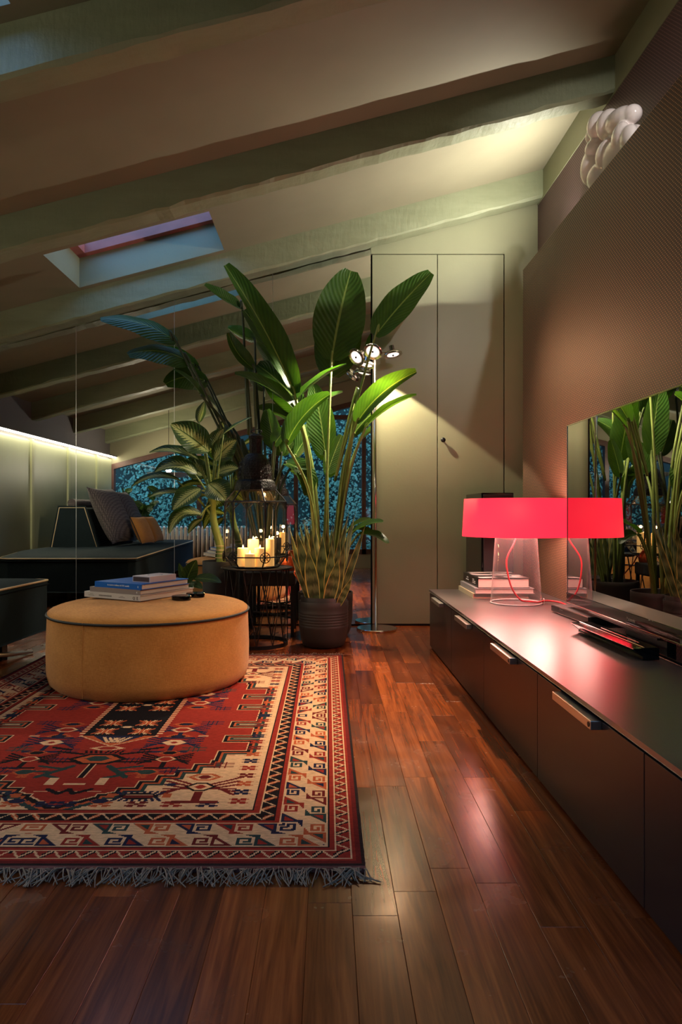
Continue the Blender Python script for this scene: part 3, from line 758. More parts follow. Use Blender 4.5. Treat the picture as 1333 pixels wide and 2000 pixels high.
# pale card box on the stack
bc = at(270, 1142.5, 3.10); ux = us; uy = Vector((.18,.317)).normalized()
Mt = Matrix(((ux.x, uy.x, 0, c0.x+uy.x*.075-us.x*-.006), (ux.y, uy.y, 0, c0.y+uy.y*.075), (0,0,1,z), (0,0,0,1)))
bx = thing('card_box', 'small pale card box lying on top of the blue book', 'box', (Mt[0][3], Mt[1][3], z))
obj('body', MB().box(.006, .116, 0, .175, 0, .0285, Mt), M['pink_grey'], bx, bevel=.001)
obj('end_label', MB().box(.011, .111, -.0006, .001, .004, .0245, Mt), plain('dark_brown_print', srgb(62,40,40), .5), bx)
mb = MB(); mb.torus((0,0,0), .035, .004, 28, 4); mb.v = [tuple(Mt @ Vector((.06+v[0]*.9, .09+v[1], .0285+v[2]*.1))) for v in mb.v]
obj('emblem', mb, plain('blue_grey_print', srgb(70,90,120), .5), bx)
for k, (px, py, Y) in enumerate(((354.5, 1172.5, 3.18), (382, 1168, 3.30))):
    p = at(px, py, Y); zz = otop(p.x, p.y)-.004; r = .044
    d = thing('coaster_tin', ('black round tin nearest the books on the ottoman', 'black round tin on the right edge of the pair on the ottoman')[k], 'tin', (p.x, p.y, zz), 'black round tins on the ottoman')
    obj('body', MB().lathe([(0,0),(r-.003,0),(r,.003),(r,.014),(r-.001,.0145)], (p.x,p.y,zz), 32), M['black_gloss'], d, smooth=False)
    autosmooth(obj('lid', MB().lathe([(r+.001,.0145),(r+.001,.021),(r-.002,.024),(0,.024)], (p.x,p.y,zz), 32), M['black_gloss'], d))

# ------------------------------------------------------------------ SOFA with cushions
sofa = thing('sofa', 'dark teal island sofa with cream piping at the left edge', 'sofa', (-2.3, 2.1, 0))
poly = [(-1.60,3.90),(-1.66,3.93),(-2.66,3.93),(-2.76,3.88),(-2.98,3.05),(-3.0,2.6),(-3.0,.42),(-2.93,.34),(-1.90,.30),(-1.82,.36)]
HS, HB = .411, .13
mb = MB(); mb.prism(poly, 'z', HB, HS-.02); obj('base', mb, M['teal'], sofa, bevel=.01)
mb = MB(); n = len(poly); cxx = sum(p[0] for p in poly)/n; cyy = sum(p[1] for p in poly)/n
vs = []; fs = []; rings = [(1.0, HS-.02), (1.0, HS), (.985, HS+.008), (.93, HS+.018), (.8, HS+.024), (.4, HS+.026)]
for (s, zz) in rings: vs += [(cxx+(p[0]-cxx)*s, cyy+(p[1]-cyy)*s, zz) for p in poly]
for r in range(len(rings)-1): fs += [(r*n+i, r*n+(i+1)%n, (r+1)*n+(i+1)%n, (r+1)*n+i) for i in range(n)]
fs.append(tuple((len(rings)-1)*n+i for i in range(n))); mb.add(vs, [tuple(reversed(f)) for f in fs]); autosmooth(obj('seat', mb, M['teal'], sofa), 50)
obj('piping', MB().tube([(p[0],p[1],HS) for p in poly+poly[:1]], .006, 6, False), M['piping_cream'], sofa, smooth=True)
for (a, b) in ((-1.78,3.7),(-2.6,3.7),(-2.8,.6),(-2.0,.55),(-2.85,2.2),(-1.9,2.2)):
    obj('leg', MB().box(a-.03, a+.03, b-.03, b+.03, 0, HB), M['window_wood'], sofa)
zb0 = HS+.020; w0 = [(-2.87,zb0),(-2.40,zb0),(-2.53,.845),(-2.79,.845)]
bk = obj('backrest', MB().prism(w0, 'y', 1.25, 2.5), M['teal'], sofa, bevel=.02); bk['label'] = 'teal wedge backrest with cream piping'
for y in (1.25, 2.5): obj('backrest_piping', MB().tube([(p[0],y,p[1]) for p in w0+w0[:1]], .005, 6, False), M['piping_cream'], bk, smooth=True)
def cushion(name, label, c, size, thick, Rm, m, pip=None, group=None):
    th = thing(name, label, 'cushion', c, group); n = 14; mb = MB(); vs = []; fs = []
    for sg in (1, -1):
        b0 = len(vs)
        for j in range(n+1):
            for i in range(n+1):
                u, v = 2*i/n-1, 2*j/n-1
                k = (max(0, 1-abs(u)**2.6)*max(0, 1-abs(v)**2.6))**.5
                pin = 1-.06*(1-u*u)*abs(v)**3-.0; pin2 = 1-.06*(1-v*v)*abs(u)**3
                vs.append(Rm @ Vector((u*size/2*pin2, v*size/2*pin, sg*thick/2*k))+Vector(c))
        for j in range(n):
            for i in range(n):
                a = b0+j*(n+1)+i; q = (a, a+1, a+n+2, a+n+1); fs.append(q if sg > 0 else q[::-1])
    mb.add(vs, fs); obj('body', mb, m, th, smooth=True)
    if pip is not None:
        ed = [(-1,-1),(-.5,-1),(0,-1),(.5,-1),(1,-1),(1,-.5),(1,0),(1,.5),(1,1),(.5,1),(0,1),(-.5,1),(-1,1),(-1,.5),(-1,0),(-1,-.5),(-1,-1)]
        obj('piping', MB().tube([Rm @ Vector((u*size/2*(1-.06*(1-v*v)*abs(u)**3), v*size/2*(1-.06*(1-u*u)*abs(v)**3), 0))+Vector(c) for u, v in ed], .005, 6, False), pip, th, smooth=True)
    return th
def Rxyz(rx, ry, rz): return Matrix.Rotation(rz, 3, 'Z') @ Matrix.Rotation(ry, 3, 'Y') @ Matrix.Rotation(rx, 3, 'X')
cushion('cushion', 'large grey waffle cushion nearest the mirror leaning on the sofa backrest', (-2.345, 2.16, .765), .66, .19, Rxyz(0, PI/2-.44, .10), M['waffle'], group='grey sofa cushions')
cushion('cushion', 'large grey waffle cushion farther from the mirror on the sofa', (-2.345, 1.48, .760), .64, .17, Rxyz(0, PI/2-.44, -.03), M['waffle'], group='grey sofa cushions')
cushion('cushion', 'small mustard cushion nearest the mirror leaning on the grey cushion', (-2.055, 2.02, .60), .33, .12, Rxyz(0, PI/2-.44, .18), M['mustard'], M['piping_black'], 'mustard sofa cushions')
cushion('cushion', 'small mustard cushion standing behind the other mustard one', (-2.055, 1.55, .60), .33, .12, Rxyz(0, PI/2-.44, .08), M['mustard'], M['piping_black'], 'mustard sofa cushions')
bo = thing('bolster', 'small round bolster lying on top of the teal sofa backrest', 'cushion', (-2.70, 1.9, .85))
autosmooth(obj('body', MB().tube([(-2.70,1.5,.893),(-2.70,2.4,.893)], .045, 20), M['waffle'], bo))
tb = thing('swivel_chair', 'metal foot of a chair poking in at the left photo edge', 'chair', (-1.75, 3.6, 0))
obj('foot', MB().tube([at(-60, 1283, 3.35), at(20, 1278, 3.70), at(63, 1273, 3.85)], [.012,.012,.009], 8), M['alu'], tb, smooth=True)

# ------------------------------------------------------------------ RADIATOR under the window
rad = thing('radiator', 'cream column radiator under the garden window in the mirror', 'radiator', (-1.4, YW+.075, 0))
mb = MB(); y0 = YW+.02; xr = -2.37
for yy in (y0+.02, y0+.09):
    mb.tube([(xr, yy, .10), (xr, yy, .56)], .018, 8)
mb.tube([(xr, y0+.02, .56), (xr, y0+.055, .585), (xr, y0+.09, .56)], .02, 8); mb.tube([(xr, y0+.02, .10), (xr, y0+.055, .08), (xr, y0+.09, .10)], .02, 8)
sec = obj('section', mb, M['white_paint'], rad, smooth=True)
for k in range(1, 31): share(sec, 'section', rad, (k*.061, 0, 0))
for xx in (xr+.03, xr+30*.061-.03): obj('foot', MB().box(xx-.012, xx+.012, y0+.02, y0+.09, 0, .09), M['white_paint'], rad)

# ------------------------------------------------------------------ MEDIA CABINET: five units + one continuous worktop
ZT = .342; YC = 4.046; UW = .672
def cfx(y): return .607+(YC-y)*.0088          # front line runs very slightly off the wall
RC = math.atan(.0088)
def cab_M(y): return Matrix.Translation((cfx(y), y, 0)) @ Matrix.Rotation(RC, 4, 'Z')
XD = XP-.606-.01
clab = ['dark aubergine drawer unit at the far end of the low cabinet', 'second dark aubergine unit of the low cabinet, beside the red lamp', 'third dark aubergine unit of the low cabinet, in the middle',
        'fourth dark aubergine unit, with the largest visible aluminium handle', 'nearest dark aubergine unit at the right photo edge', 'dark aubergine unit beyond the right photo edge']
for k in range(6):
    y1 = YC-k*UW; y0 = max(y1-UW, .02)
    Mx = Matrix.Translation((cfx(y1), y1, 0)) @ Matrix.Rotation(RC, 4, 'Z'); L = y1-y0
    u = thing('cabinet_unit', clab[k], 'cabinet', (cfx(y1)+.3, (y0+y1)/2, 0), 'units of the low media cabinet')
    wv = XP-cfx(y0)-.012
    obj('body', MB().box(.02, wv, -L+.001, -.001, .012, ZT-.022, Mx), M['black_matte'], u)
    d = obj('drawer', MB().box(0, .019, -L+.0018, -.0018, .010, ZT-.022, Mx), M['cab'], u, bevel=.001)
    yc = -L/2; hz = .302
    h = obj('handle', MB().box(-.026, .0, yc-.13, yc+.13, hz-.002, hz+.019, Mx), M['alu'], d, bevel=.0015); h['label'] = 'square aluminium bar handle'
    c = MB(); c.lathe([(0,0),(.0062,0),(.0062,.0015),(0,.0015)], n=14); c.v = [tuple(Mx @ Vector((-.0268+v[2]*-.3, yc-.119+v[0], hz+.0085+v[1]))) for v in c.v]
    if k in (2, 3): obj('cap', c, M['black'], h)
wt = thing('worktop', 'burnished steel worktop running along the low cabinet under the screen', 'worktop', (.9, 2.4, ZT-.013))
a, b = Vector((cfx(YC)-.004, YC+.002)), Vector((cfx(.02)-.004, .02))
obj('slab', MB().prism([(a.x,a.y),(b.x,b.y),(XP-.002,b.y),(XP-.002,a.y)], 'z', ZT-.013, ZT), M['steel'], wt, bevel=.001)

# ------------------------------------------------------------------ TELEVISION
XT = 1.075; TY0, TY1, TZ0, TZ1 = 1.63, 3.055, .394, 1.183
tv = thing('television', 'large glossy black television screen mirroring the plants', 'television', (XT+.03, 2.35, ZT))
obj('screen', MB().box(XT, XT+.006, TY0, TY1, TZ0+.012, TZ1), M['screen'], tv)
bz = MB(); e = .004
for (y0, y1, z0, z1) in ((TY0-e,TY1+e,TZ1,TZ1+e),(TY0-e,TY0,TZ0,TZ1),(TY1,TY1+e,TZ0,TZ1)): bz.box(XT-.002, XT+.03, y0, y1, z0, z1)
obj('bezel', bz, M['chrome'], tv)
obj('chrome_bar', MB().box(XT-.006, XT+.02, TY0-e, TY1+e, TZ0, TZ0+.006), M['chrome'], tv, bevel=.001)
obj('lower_bezel', MB().box(XT-.004, XT+.02, TY0, TY1, TZ0+.006, TZ0+.046), M['black_gloss'], tv)
obj('back', MB().box(XT+.007, XT+.045, TY0+.02, TY1-.02, TZ0+.03, TZ1-.02), M['black_matte'], tv)
obj('sensor_bar', MB().box(XT-.012, XT+.01, 2.2, 2.78, TZ0-.008, TZ0-.001), M['black'], tv)
obj('neck', MB().box(XT+.02, XT+.05, 2.2, 2.5, ZT+.012, TZ0+.08), M['black_matte'], tv)
obj('stand', MB().box(XT-.03, XP-.004, 1.75, 2.62, ZT+.0005, ZT+.012), M['black_gloss'], tv, bevel=.003)
F = Matrix(((0,0,-1,XT-.0046),(-1,0,0,2.44),(0,1,0,TZ0+.020),(0,0,0,1)))
text_mesh('Panasonic', .017, F, 'logo', plain('grey_logo_ink', srgb(150,140,132), .4), tv)
pl = thing('disc_player', 'slim black disc player lying under the television by the red cord', 'player', (1.12, 2.94, ZT))
Mp = Matrix.Translation((1.028, 3.135, ZT)) @ Matrix.Rotation(.06, 4, 'Z')
obj('case', MB().box(.004, .165, -.385, 0, .004, .034, Mp), M['black_matte'], pl, bevel=.002)
fpn = obj('front_panel', MB().box(0, .0045, -.385, 0, .004, .034, Mp), M['black_gloss'], pl, bevel=.001)
obj('trim', MB().box(-.0006, .004, -.385, 0, .0315, .0335, Mp), M['chrome'], pl)
obj('trim', MB().box(-.0006, .004, -.385, 0, .0045, .006, Mp), M['chrome'], pl)
for yy in (-.35, -.04):
    obj('foot', MB().box(.02, .05, yy-.015, yy+.015, 0, .005, Mp), M['black'], pl)
text_mesh('Panasonic', .009, Mp @ Matrix(((0,0,-1,-.0008),(-1,0,0,-.10),(0,1,0,.022),(0,0,0,1))), 'logo', M['ink_grey'], pl)
p2 = thing('media_player', 'flat black media box with slanted glossy front before the television', 'player', (.96, 2.35, ZT))
Mp = Matrix.Translation((.928, 2.60, ZT)) @ Matrix.Rotation(.03, 4, 'Z')
prof = [(0,.036),(.006,.031),(.03,.012),(.03,.003),(.079,.003),(.079,.040),(.035,.0385)]
mb = MB(); mb.prism(prof, 'y', -.50, 0); mb.v = [tuple(Mp @ Vector(v)) for v in mb.v]; obj('case', mb, M['black_gloss'], p2, bevel=.001)
obj('trim', MB().tube([Mp @ Vector((-.0002,-.499,.0352)), Mp @ Vector((-.0002,-.001,.0352))], .0011, 6), plain('painted_red_glint_trim', srgb(190,110,110), .25, metal=.9), p2)  # red lamp reflection put into the metal colour of this trim
obj('trim', MB().tube([Mp @ Vector((.034,-.499,.0402)), Mp @ Vector((.034,-.001,.0402))], .0011, 6), M['chrome'], p2)
obj('trim', MB().tube([Mp @ Vector((.056,-.42,.0403)), Mp @ Vector((.056,-.14,.0403))], .0008, 6), M['chrome'], p2)
for yy in (-.46, -.04): obj('foot', MB().box(.04, .07, yy-.015, yy+.015, 0, .004, Mp), M['black'], p2)

# ------------------------------------------------------------------ BOOKS on the cabinet
GB = 'books stacked on the low cabinet'
def photo_cover():
    q = N('black_white_photo_cover'); v = q.new('ShaderNodeTexVoronoi'); v.inputs['Scale'].default_value = 9
    q.link(q.mapped((1, 2.2, 1), 'Object', (0, 0, .6)), v.inputs['Vector'])
    q.set(Base_Color=q.ramp(v.outputs['Color'], [(.42, (.02,.02,.02)), (.5, (.6,.55,.53))], 'CONSTANT'), Roughness=.3); return q.m
pc = photo_cover()
z = ZT+.0003
for k, (lb, x0, y0, ln, wd, t, cm) in enumerate((('cream spined book at the bottom of the stack behind the red lamp', .772, 3.615, .40, .30, .026, M['cream_cover']),
        ('silver grey book in the middle of the stack behind the red lamp', .780, 3.60, .40, .312, .029, M['silver_cover']),
        ('thick black book with white page block on top of the stack behind the red lamp', .796, 3.61, .385, .275, .052, M['black_cover']))):
    th, Mt, co = book('book', lb, (x0, y0+ln), (0,-1), ln, wd, z, t, cm, M['pages'], GB)
    if k == 2:
        obj('cover_photo', MB().box(.006, ln-.006, .012, wd-.004, t-.0002, t+.0005, Mt), pc, th)
        mk = MB()
        for (a0, a1, q0, q1) in ((.10,.15,.030,.037),(.08,.16,.018,.024),(.25,.30,.034,.038),(.25,.33,.025,.029),(.25,.33,.016,.020)):
            for s in range(int((a1-a0)/.011)): mk.box(a0+s*.011, a0+s*.011+.008, -.0006, .0004, q0, q1, Mt)
        o = obj('lettering', mk, M['ink_white'], th); o['kind'] = 'stuff'
    z += t+.0004

# ------------------------------------------------------------------ LOUDSPEAKER behind the cabinet
sp = thing('loudspeaker', 'tall black floor loudspeaker in the corner behind the cabinet end', 'loudspeaker', (1.03, 4.35, 0))
obj('cabinet', MB().box(.935, 1.13, 4.14, 4.60, 0.02, .917), M['black_gloss'], sp, bevel=.004)
obj('grille', MB().box(.945, 1.12, 4.128, 4.14, .06, .905), M['black_matte'], sp, bevel=.003)
obj('base', MB().box(.92, 1.145, 4.12, 4.62, 0, .02), M['black_matte'], sp)

# ------------------------------------------------------------------ RED TABLE LAMP
LX, LY = .948, 3.43
lamp = thing('table_lamp', 'glowing red drum shade table lamp on a clear glass base', 'lamp', (LX, LY, ZT))
def shade_mat():
    q = N('red_lamp_shade'); q.set(Base_Color=srgb(225,40,62), Roughness=.55)
    q.b.inputs['Emission Color'].default_value = (1.0, 0.020, 0.045, 1); q.b.inputs['Emission Strength'].default_value = 1.25
    tl = q.new('ShaderNodeBsdfTranslucent'); tl.inputs[0].default_value = (0.9,.06,.1,1)
    mx = q.new('ShaderNodeMixShader'); mx.inputs[0].default_value = .03; q.link(q.b.outputs[0], mx.inputs[1]); q.link(tl.outputs[0], mx.inputs[2]); q.link(mx.outputs[0], q.out.inputs[0]); return q.m
SZ0, SZ1 = .678, .866
mb = MB(); mb.lathe([(.266,SZ0),(.256,SZ1),(.252,SZ1),(.262,SZ0),(.266,SZ0)], (LX,LY,0), 72)
obj('shade', mb, shade_mat(), lamp, smooth=True)
mb = MB(); mb.lathe([(.126,ZT+.001),(.101,.70)], (LX,LY,0), 64); obj('glass_base', mb, M['clear_glass'], lamp, smooth=True)
obj('glass_rim', MB().torus((LX,LY,ZT+.0042), .1245, .0034, 64, 8), plain('painted_edge_glint', (.85,.82,.82,1), .1), lamp, smooth=True)  # opaque white colour stands in for light caught by the glass edge
mb = MB(); mb.lathe([(.0,.70),(.03,.70),(.03,.712),(0,.712)], (LX,LY,0), 48); obj('bulb_plate', mb, M['alu'], lamp)
bulb = emit('warm_bulb', (1.0,.62,.5,1), 14)
for k in range(3):
    a = 2*PI*k/3+.3; obj('bulb', MB().sphere((LX+.15*math.cos(a), LY+.15*math.sin(a), .775), .018), bulb, lamp, smooth=True)
Yl = LY
cord = [at(1010,1040,Yl), at(1006,1058,Yl-.02), at(991,1090,Yl-.04), at(992,1118,Yl-.05), at(1001,1150,Yl-.06), at(1018,1172,Yl-.07), at(1036,1175,Yl-.075), (LX+.10,LY-.05,ZT+.012), (LX+.145,LY-.03,ZT+.016), (LX+.20,LY-.06,ZT+.012), (1.165,LY-.13,ZT+.006), (1.2,3.18,ZT+.005)]
obj('cord', MB().tube(spline(cord, 8), .0042, 8), plain('red_textile_cord', srgb(215,48,58), .6), lamp, smooth=True)
mb = MB(); mb.torus((0,0,0), .014, .0018, 20, 6); mb.v = [(LX+.124+v[2], LY-.045+v[0], ZT+.016+v[1]) for v in mb.v]; obj('cord_ring', mb, M['alu'], lamp, smooth=True)
def point(name, loc, col, e, r=.03):
    d = bpy.data.lights.new(name, 'POINT'); d.color = col; d.energy = e; d.shadow_soft_size = r
    o = bpy.data.objects.new(name, d); COL.objects.link(o); o.location = loc; return o
def spot(name, loc, to, col, e, ang, blend=.3, r=.03):
    d = bpy.data.lights.new(name, 'SPOT'); d.color = col; d.energy = e; d.spot_size = math.radians(ang); d.spot_blend = blend; d.shadow_soft_size = r
    o = bpy.data.objects.new(name, d); COL.objects.link(o); o.location = loc
    o.rotation_euler = (Vector(to)-Vector(loc)).to_track_quat('-Z', 'Y').to_euler(); return o
for k in range(3):
    a = 2*PI*k/3+.3; point('table_lamp_light', (LX+.15*math.cos(a), LY+.15*math.sin(a), .775), (1.0, .62, .50), 6.5, .085)

# ------------------------------------------------------------------ SCULPTURE and uplight on the ledge
sculp = thing('sculpture', 'white glazed ceramic sculpture of rounded lobes lying on the wall ledge', 'sculpture', (1.35, 3.1, ZP))
mb = MB()
def blob(px, py, bx0, a, b, c, rot=0.0, tilt=0.0):
    p = at(px, py, bx0*FPX/(px-CX)); mb.sphere((p.x, p.y, max(p.z, ZP+c*.8)), a, b, c, 24, 16, Matrix.Rotation(rot, 3, 'X') @ Matrix.Rotation(tilt, 3, 'Y'))
blob(1213, 238, 1.320, .060, .125, .058, .25)       # long upper body
blob(1236, 223, 1.330, .040, .050, .040, .5)        # raised end
blob(1171, 247, 1.300, .056, .058, .068)            # paired round lobes
blob(1191, 245, 1.305, .058, .062, .072)
blob(1160, 266, 1.340, .040, .040, .042)            # small far lobe
blob(1166, 292, 1.300, .054, .056, .054)            # shoulder ball
blob(1190, 304, 1.300, .058, .070, .075, .2)        # chest
blob(1158, 326, 1.295, .055, .070, .088, .35)       # big lower lobe
blob(1178, 345, 1.310, .070, .090, .070)
blob(1213, 268, 1.290, .036, .060, .060, .6)        # front paw lobes
blob(1229, 270, 1.300, .034, .058, .055, .6)
blob(1215, 300, 1.330, .075, .190, .080)            # resting mass on the ledge
o = obj('body', mb, M['sculpt'], sculp, smooth=True)
zmin = min(v[2] for v in mb.v)
rm = o.modifiers.new('fuse', 'REMESH'); rm.mode = 'VOXEL'; rm.voxel_size = .005; rm.use_smooth_shade = True
sm = o.modifiers.new('soften', 'SMOOTH'); sm.iterations = 2; sm.factor = .5
up = thing('uplight', 'small round uplighter standing on the ledge behind the dotted half wall', 'lamp', (1.43, 4.02, ZP))
obj('housing', MB().lathe([(0,0),(.03,0),(.03,.006),(.026,.007)], (1.43,4.02,ZP), 20), M['black'], up)
obj('lens', MB().disc((1.43,4.02,ZP+.0065), .024, 20), emit('uplight_lens', (1,.93,.78,1), 8), up)
spot('uplight_light', (1.43, 4.02, ZP+.022), (.60, 4.22, 3.00), (1.0, .94, .82), 88.0, 140, 1.0, .008)

# ------------------------------------------------------------------ FLOOR LAMP
FX, FY = .335, 4.64
fl = thing('floor_lamp', 'slim chrome floor lamp with several small disc heads by the wardrobe', 'lamp', (FX, FY, 0))
autosmooth(obj('base', MB().lathe([(0,0),(.134,0),(.136,.004),(.136,.012),(.133,.015),(0,.017)], (FX,FY,0), 48), M['chrome'], fl))
obj('pole', MB().tube([(FX-.004,FY,.015),(FX-.014,FY,1.87)], [.0085,.0085], 12), M['chrome'], fl, smooth=True)
heads = [(729,686,4.52,(-.30,-.62,-.72)), (697,697,4.50,(-.62,-.50,-.6)), (768,692,4.62,(.15,-.12,-.98)), (716,712,4.66,(-.2,-.05,-.97))]
top = Vector((FX-.014, FY, 1.87))
M['lens'] = emit('lamp_lens', (1,.86,.78,1), 1.0)
for k, (px, py, Y, dr) in enumerate(heads):
    p = at(px, py, Y); d = Vector(dr).normalized(); Rm = d.to_track_quat('-Z', 'Y').to_matrix()
    def loc(mb): mb.v = [tuple(Rm @ Vector(v)+p) for v in mb.v]; return mb
    hd = autosmooth(obj('head', loc(MB().lathe([(.0,.02),(.035,.02),(.05,.014),(.062,.004),(.064,-.006),(.060,-.009),(.047,-.006),(.047,-.004)], n=32)), M['chrome'], fl))
    autosmooth(obj('heat_sink', loc(MB().lathe([(.017,.018),(.017,.060),(.0,.060)], n=20)), M['chrome'], hd))
    obj('lens', loc(MB().disc((0,0,-.0045), .041, 28)), M['lens'], hd)
    obj('pin', loc(MB().sphere((0,0,-.008), .007, nu=10, nv=6)), M['black'], hd)
    obj('arm', MB().tube([top, top.lerp(p, .5)+Vector((0,0,.012)), p+Vector((0,0,.01))], .0035, 8), M['chrome'], fl, smooth=True)
p = at(735, 690, 4.62)
spot('floor_lamp_wash', (p.x, 4.60, p.z-.02), (p.x+.04, 4.60, 0), (1.0, .80, .56), 60, 104, .08, .012)
p = at(697, 700, 4.48)
spot('floor_lamp_head', p, (-.6, 4.2, .95), (1.0, .87, .68), 60, 85, .5, .03)
p = at(766, 712, 4.52)
spot('floor_lamp_head', p, (.30, 3.0, 0), (1.0, .66, .38), 120, 42, .9, .10)

p = at(768, 700, 4.58)
spot('floor_lamp_head', p, (XP, 2.15, .95), (1.0, .50, .24), 20, 84, 1.0, .03)

# ------------------------------------------------------------------ unseen ceiling spots on the beams; the ottoman and floor ones are added
def unseen_spot(label, loc, to, col, e, ang, blend):
    s = thing('unseen_spotlight', label, 'lamp', (loc[0], loc[1], beam_z(loc[0])), 'beam spotlights')
    v = (Vector(to)-Vector(loc)).normalized(); L = Vector(loc)
    obj('bracket', MB().tube([(loc[0], loc[1], beam_z(loc[0])), L], .006, 8), M['black'], s)
    autosmooth(obj('can', MB().tube([L-v*.06, L+v*.03], .03, 20), M['black'], s))
    obj('lens', MB().tube([L+v*.0301, L+v*.031], .025, 20), emit('spot_lens', (1,.9,.78,1), 4), s)
    spot('unseen_spot_light', L+v*.05, to, col, e, ang, blend, .025)
unseen_spot('small black spotlight on the beam aimed at the sculpture', (1.36, 1.225, 2.82), (1.30, 3.1, ZP+.16), (1, .92, .86), 62, 40, 1.0)
unseen_spot('added unseen spotlight on the beam that brightens the ottoman', (1.05, 1.22, 2.72), (-.50, 2.95, .15), (1, .78, .52), 72, 50, 1.0)  # added lamp, lifts the front of the ottoman and the rug

unseen_spot('added unseen spotlight on the beam that brightens the bare floor beside the rug', (.95, 2.395, 2.73), (.28, 2.72, 0), (1, .74, .48), 230, 46, 1.0)  # added lamp to brighten the strip of floor right of the rug
pd = thing('pendant_lamp', 'shallow white dish pendant lamp hanging above the sofa end in the mirror', 'lamp', (-2.09, .62, 1.24))
M['dish'] = plain('white_lacquered_dish', srgb(225,222,214), .4)
autosmooth(obj('shade', MB().lathe([(0,.012),(.10,.015),(.20,.035),(.28,.075),(.283,.073),(.20,.029),(.10,.008),(0,.005)], (-2.09,.62,1.235), 48), M['dish'], pd))
obj('cable', MB().tube([(-2.09,.62,1.25),(-2.09,.62,ceil_z(-2.09))], .003, 6), M['black'], pd)
obj('bulb', MB().sphere((-2.09,.62,1.272), .022), emit('pendant_bulb', (1,.9,.72,1), 6), pd, smooth=True)
point('pendant_light', (-2.09, .62, 1.36), (1.0, .88, .66), 16.0, .04)

# ------------------------------------------------------------------ LANTERN with candles on the wire table
TX, TY, TZ = -.4276, 4.13, .468
wtb = thing('wire_table', 'round black wire side table carrying the lantern', 'side table', (TX, TY, 0))
autosmooth(obj('table_top', MB().lathe([(0,TZ-.010),(.210,TZ-.010),(.216,TZ-.006),(.216,TZ),(.212,TZ),(.210,TZ-.004),(0,TZ-.004)], (TX,TY,0), 48), M['black'], wtb))
autosmooth(obj('base_ring', MB().lathe([(.172,0),(.188,0),(.188,.022),(.184,.022),(.184,.004),(.172,.004)], (TX,TY,0), 48), M['black'], wtb))
for k in range(12):
    a = 2*PI*k/12+.1
    for s in (.42, -.42):
        obj('wire', MB().tube([(TX+.186*math.cos(a), TY+.186*math.sin(a), .012), (TX+.195*math.cos(a+s), TY+.195*math.sin(a+s), TZ-.01)], .0028, 6), M['black'], wtb)
def stool(label, x, y, w, h, zt):
    s = thing('stool', label, 'stool', (x, y, 0))
    obj('seat', MB().box(x-w/2, x+w/2, y-w/2, y+w/2, zt-.095, zt), M['black_matte'], s, bevel=.012)
    for sx in (-1, 1):
        for sy in (-1, 1): obj('leg', MB().box(x+sx*(w/2-.02)-.011, x+sx*(w/2-.02)+.011, y+sy*(w/2-.02)-.011, y+sy*(w/2-.02)+.011, 0, zt-.09), M['black'], s)
    obj('stretcher', MB().tube([(x-w/2+.02,y-w/2+.02,.12),(x+w/2-.02,y+w/2-.02,.12)], .006, 6), M['black'], s); obj('stretcher', MB().tube([(x+w/2-.02,y-w/2+.02,.12),(x-w/2+.02,y+w/2-.02,.12)], .006, 6), M['black'], s)
    return s
stool('low black stool behind the wire table carrying a plant pot', -.375, 4.53, .34, .4, .42)
cp = at(562, 1098, 4.45)
wc = thing('watering_can', 'small copper orange watering can with a long thin spout behind the lantern', 'watering can', (-.255, 4.46, .4205))
M['copper'] = plain('copper', srgb(205,92,48), .3, metal=.6)
autosmooth(obj('body', MB().lathe([(0,0),(.045,0),(.052,.02),(.05,.06),(.03,.085),(.03,.09),(0,.09)], (-.262,4.44,.4205), 24), M['copper'], wc))
obj('spout', MB().tube([(-.225,4.43,.44), (-.20,4.43,.47), at(575,1120,4.34), at(597,1156,4.30)], [.007,.006,.005,.004], 8), M['copper'], wc, smooth=True)
lan = thing('lantern', 'black metal moroccan lantern with glass sides standing on the wire table', 'lantern', (TX, TY, TZ))
ppm = TY/FPX; LCX = at(499, 1000, TY).x
def lz(py): return EYE+(CY-py)*ppm
ha = [math.radians(-7+60*k) for k in range(6)]
def ring(R, z): return [Vector((LCX+R*math.cos(a), TY+R*math.sin(a), z)) for a in ha]
Rb, Rw, Rt = 46*ppm, 61*ppm, 41*ppm
zb_, z1_, z2_, z3_ = TZ+.004, lz(1086), lz(980), lz(957)
r0, r1, r2, r3 = ring(Rb, zb_), ring(Rw, z1_), ring(Rw, z2_), ring(Rt, z3_)
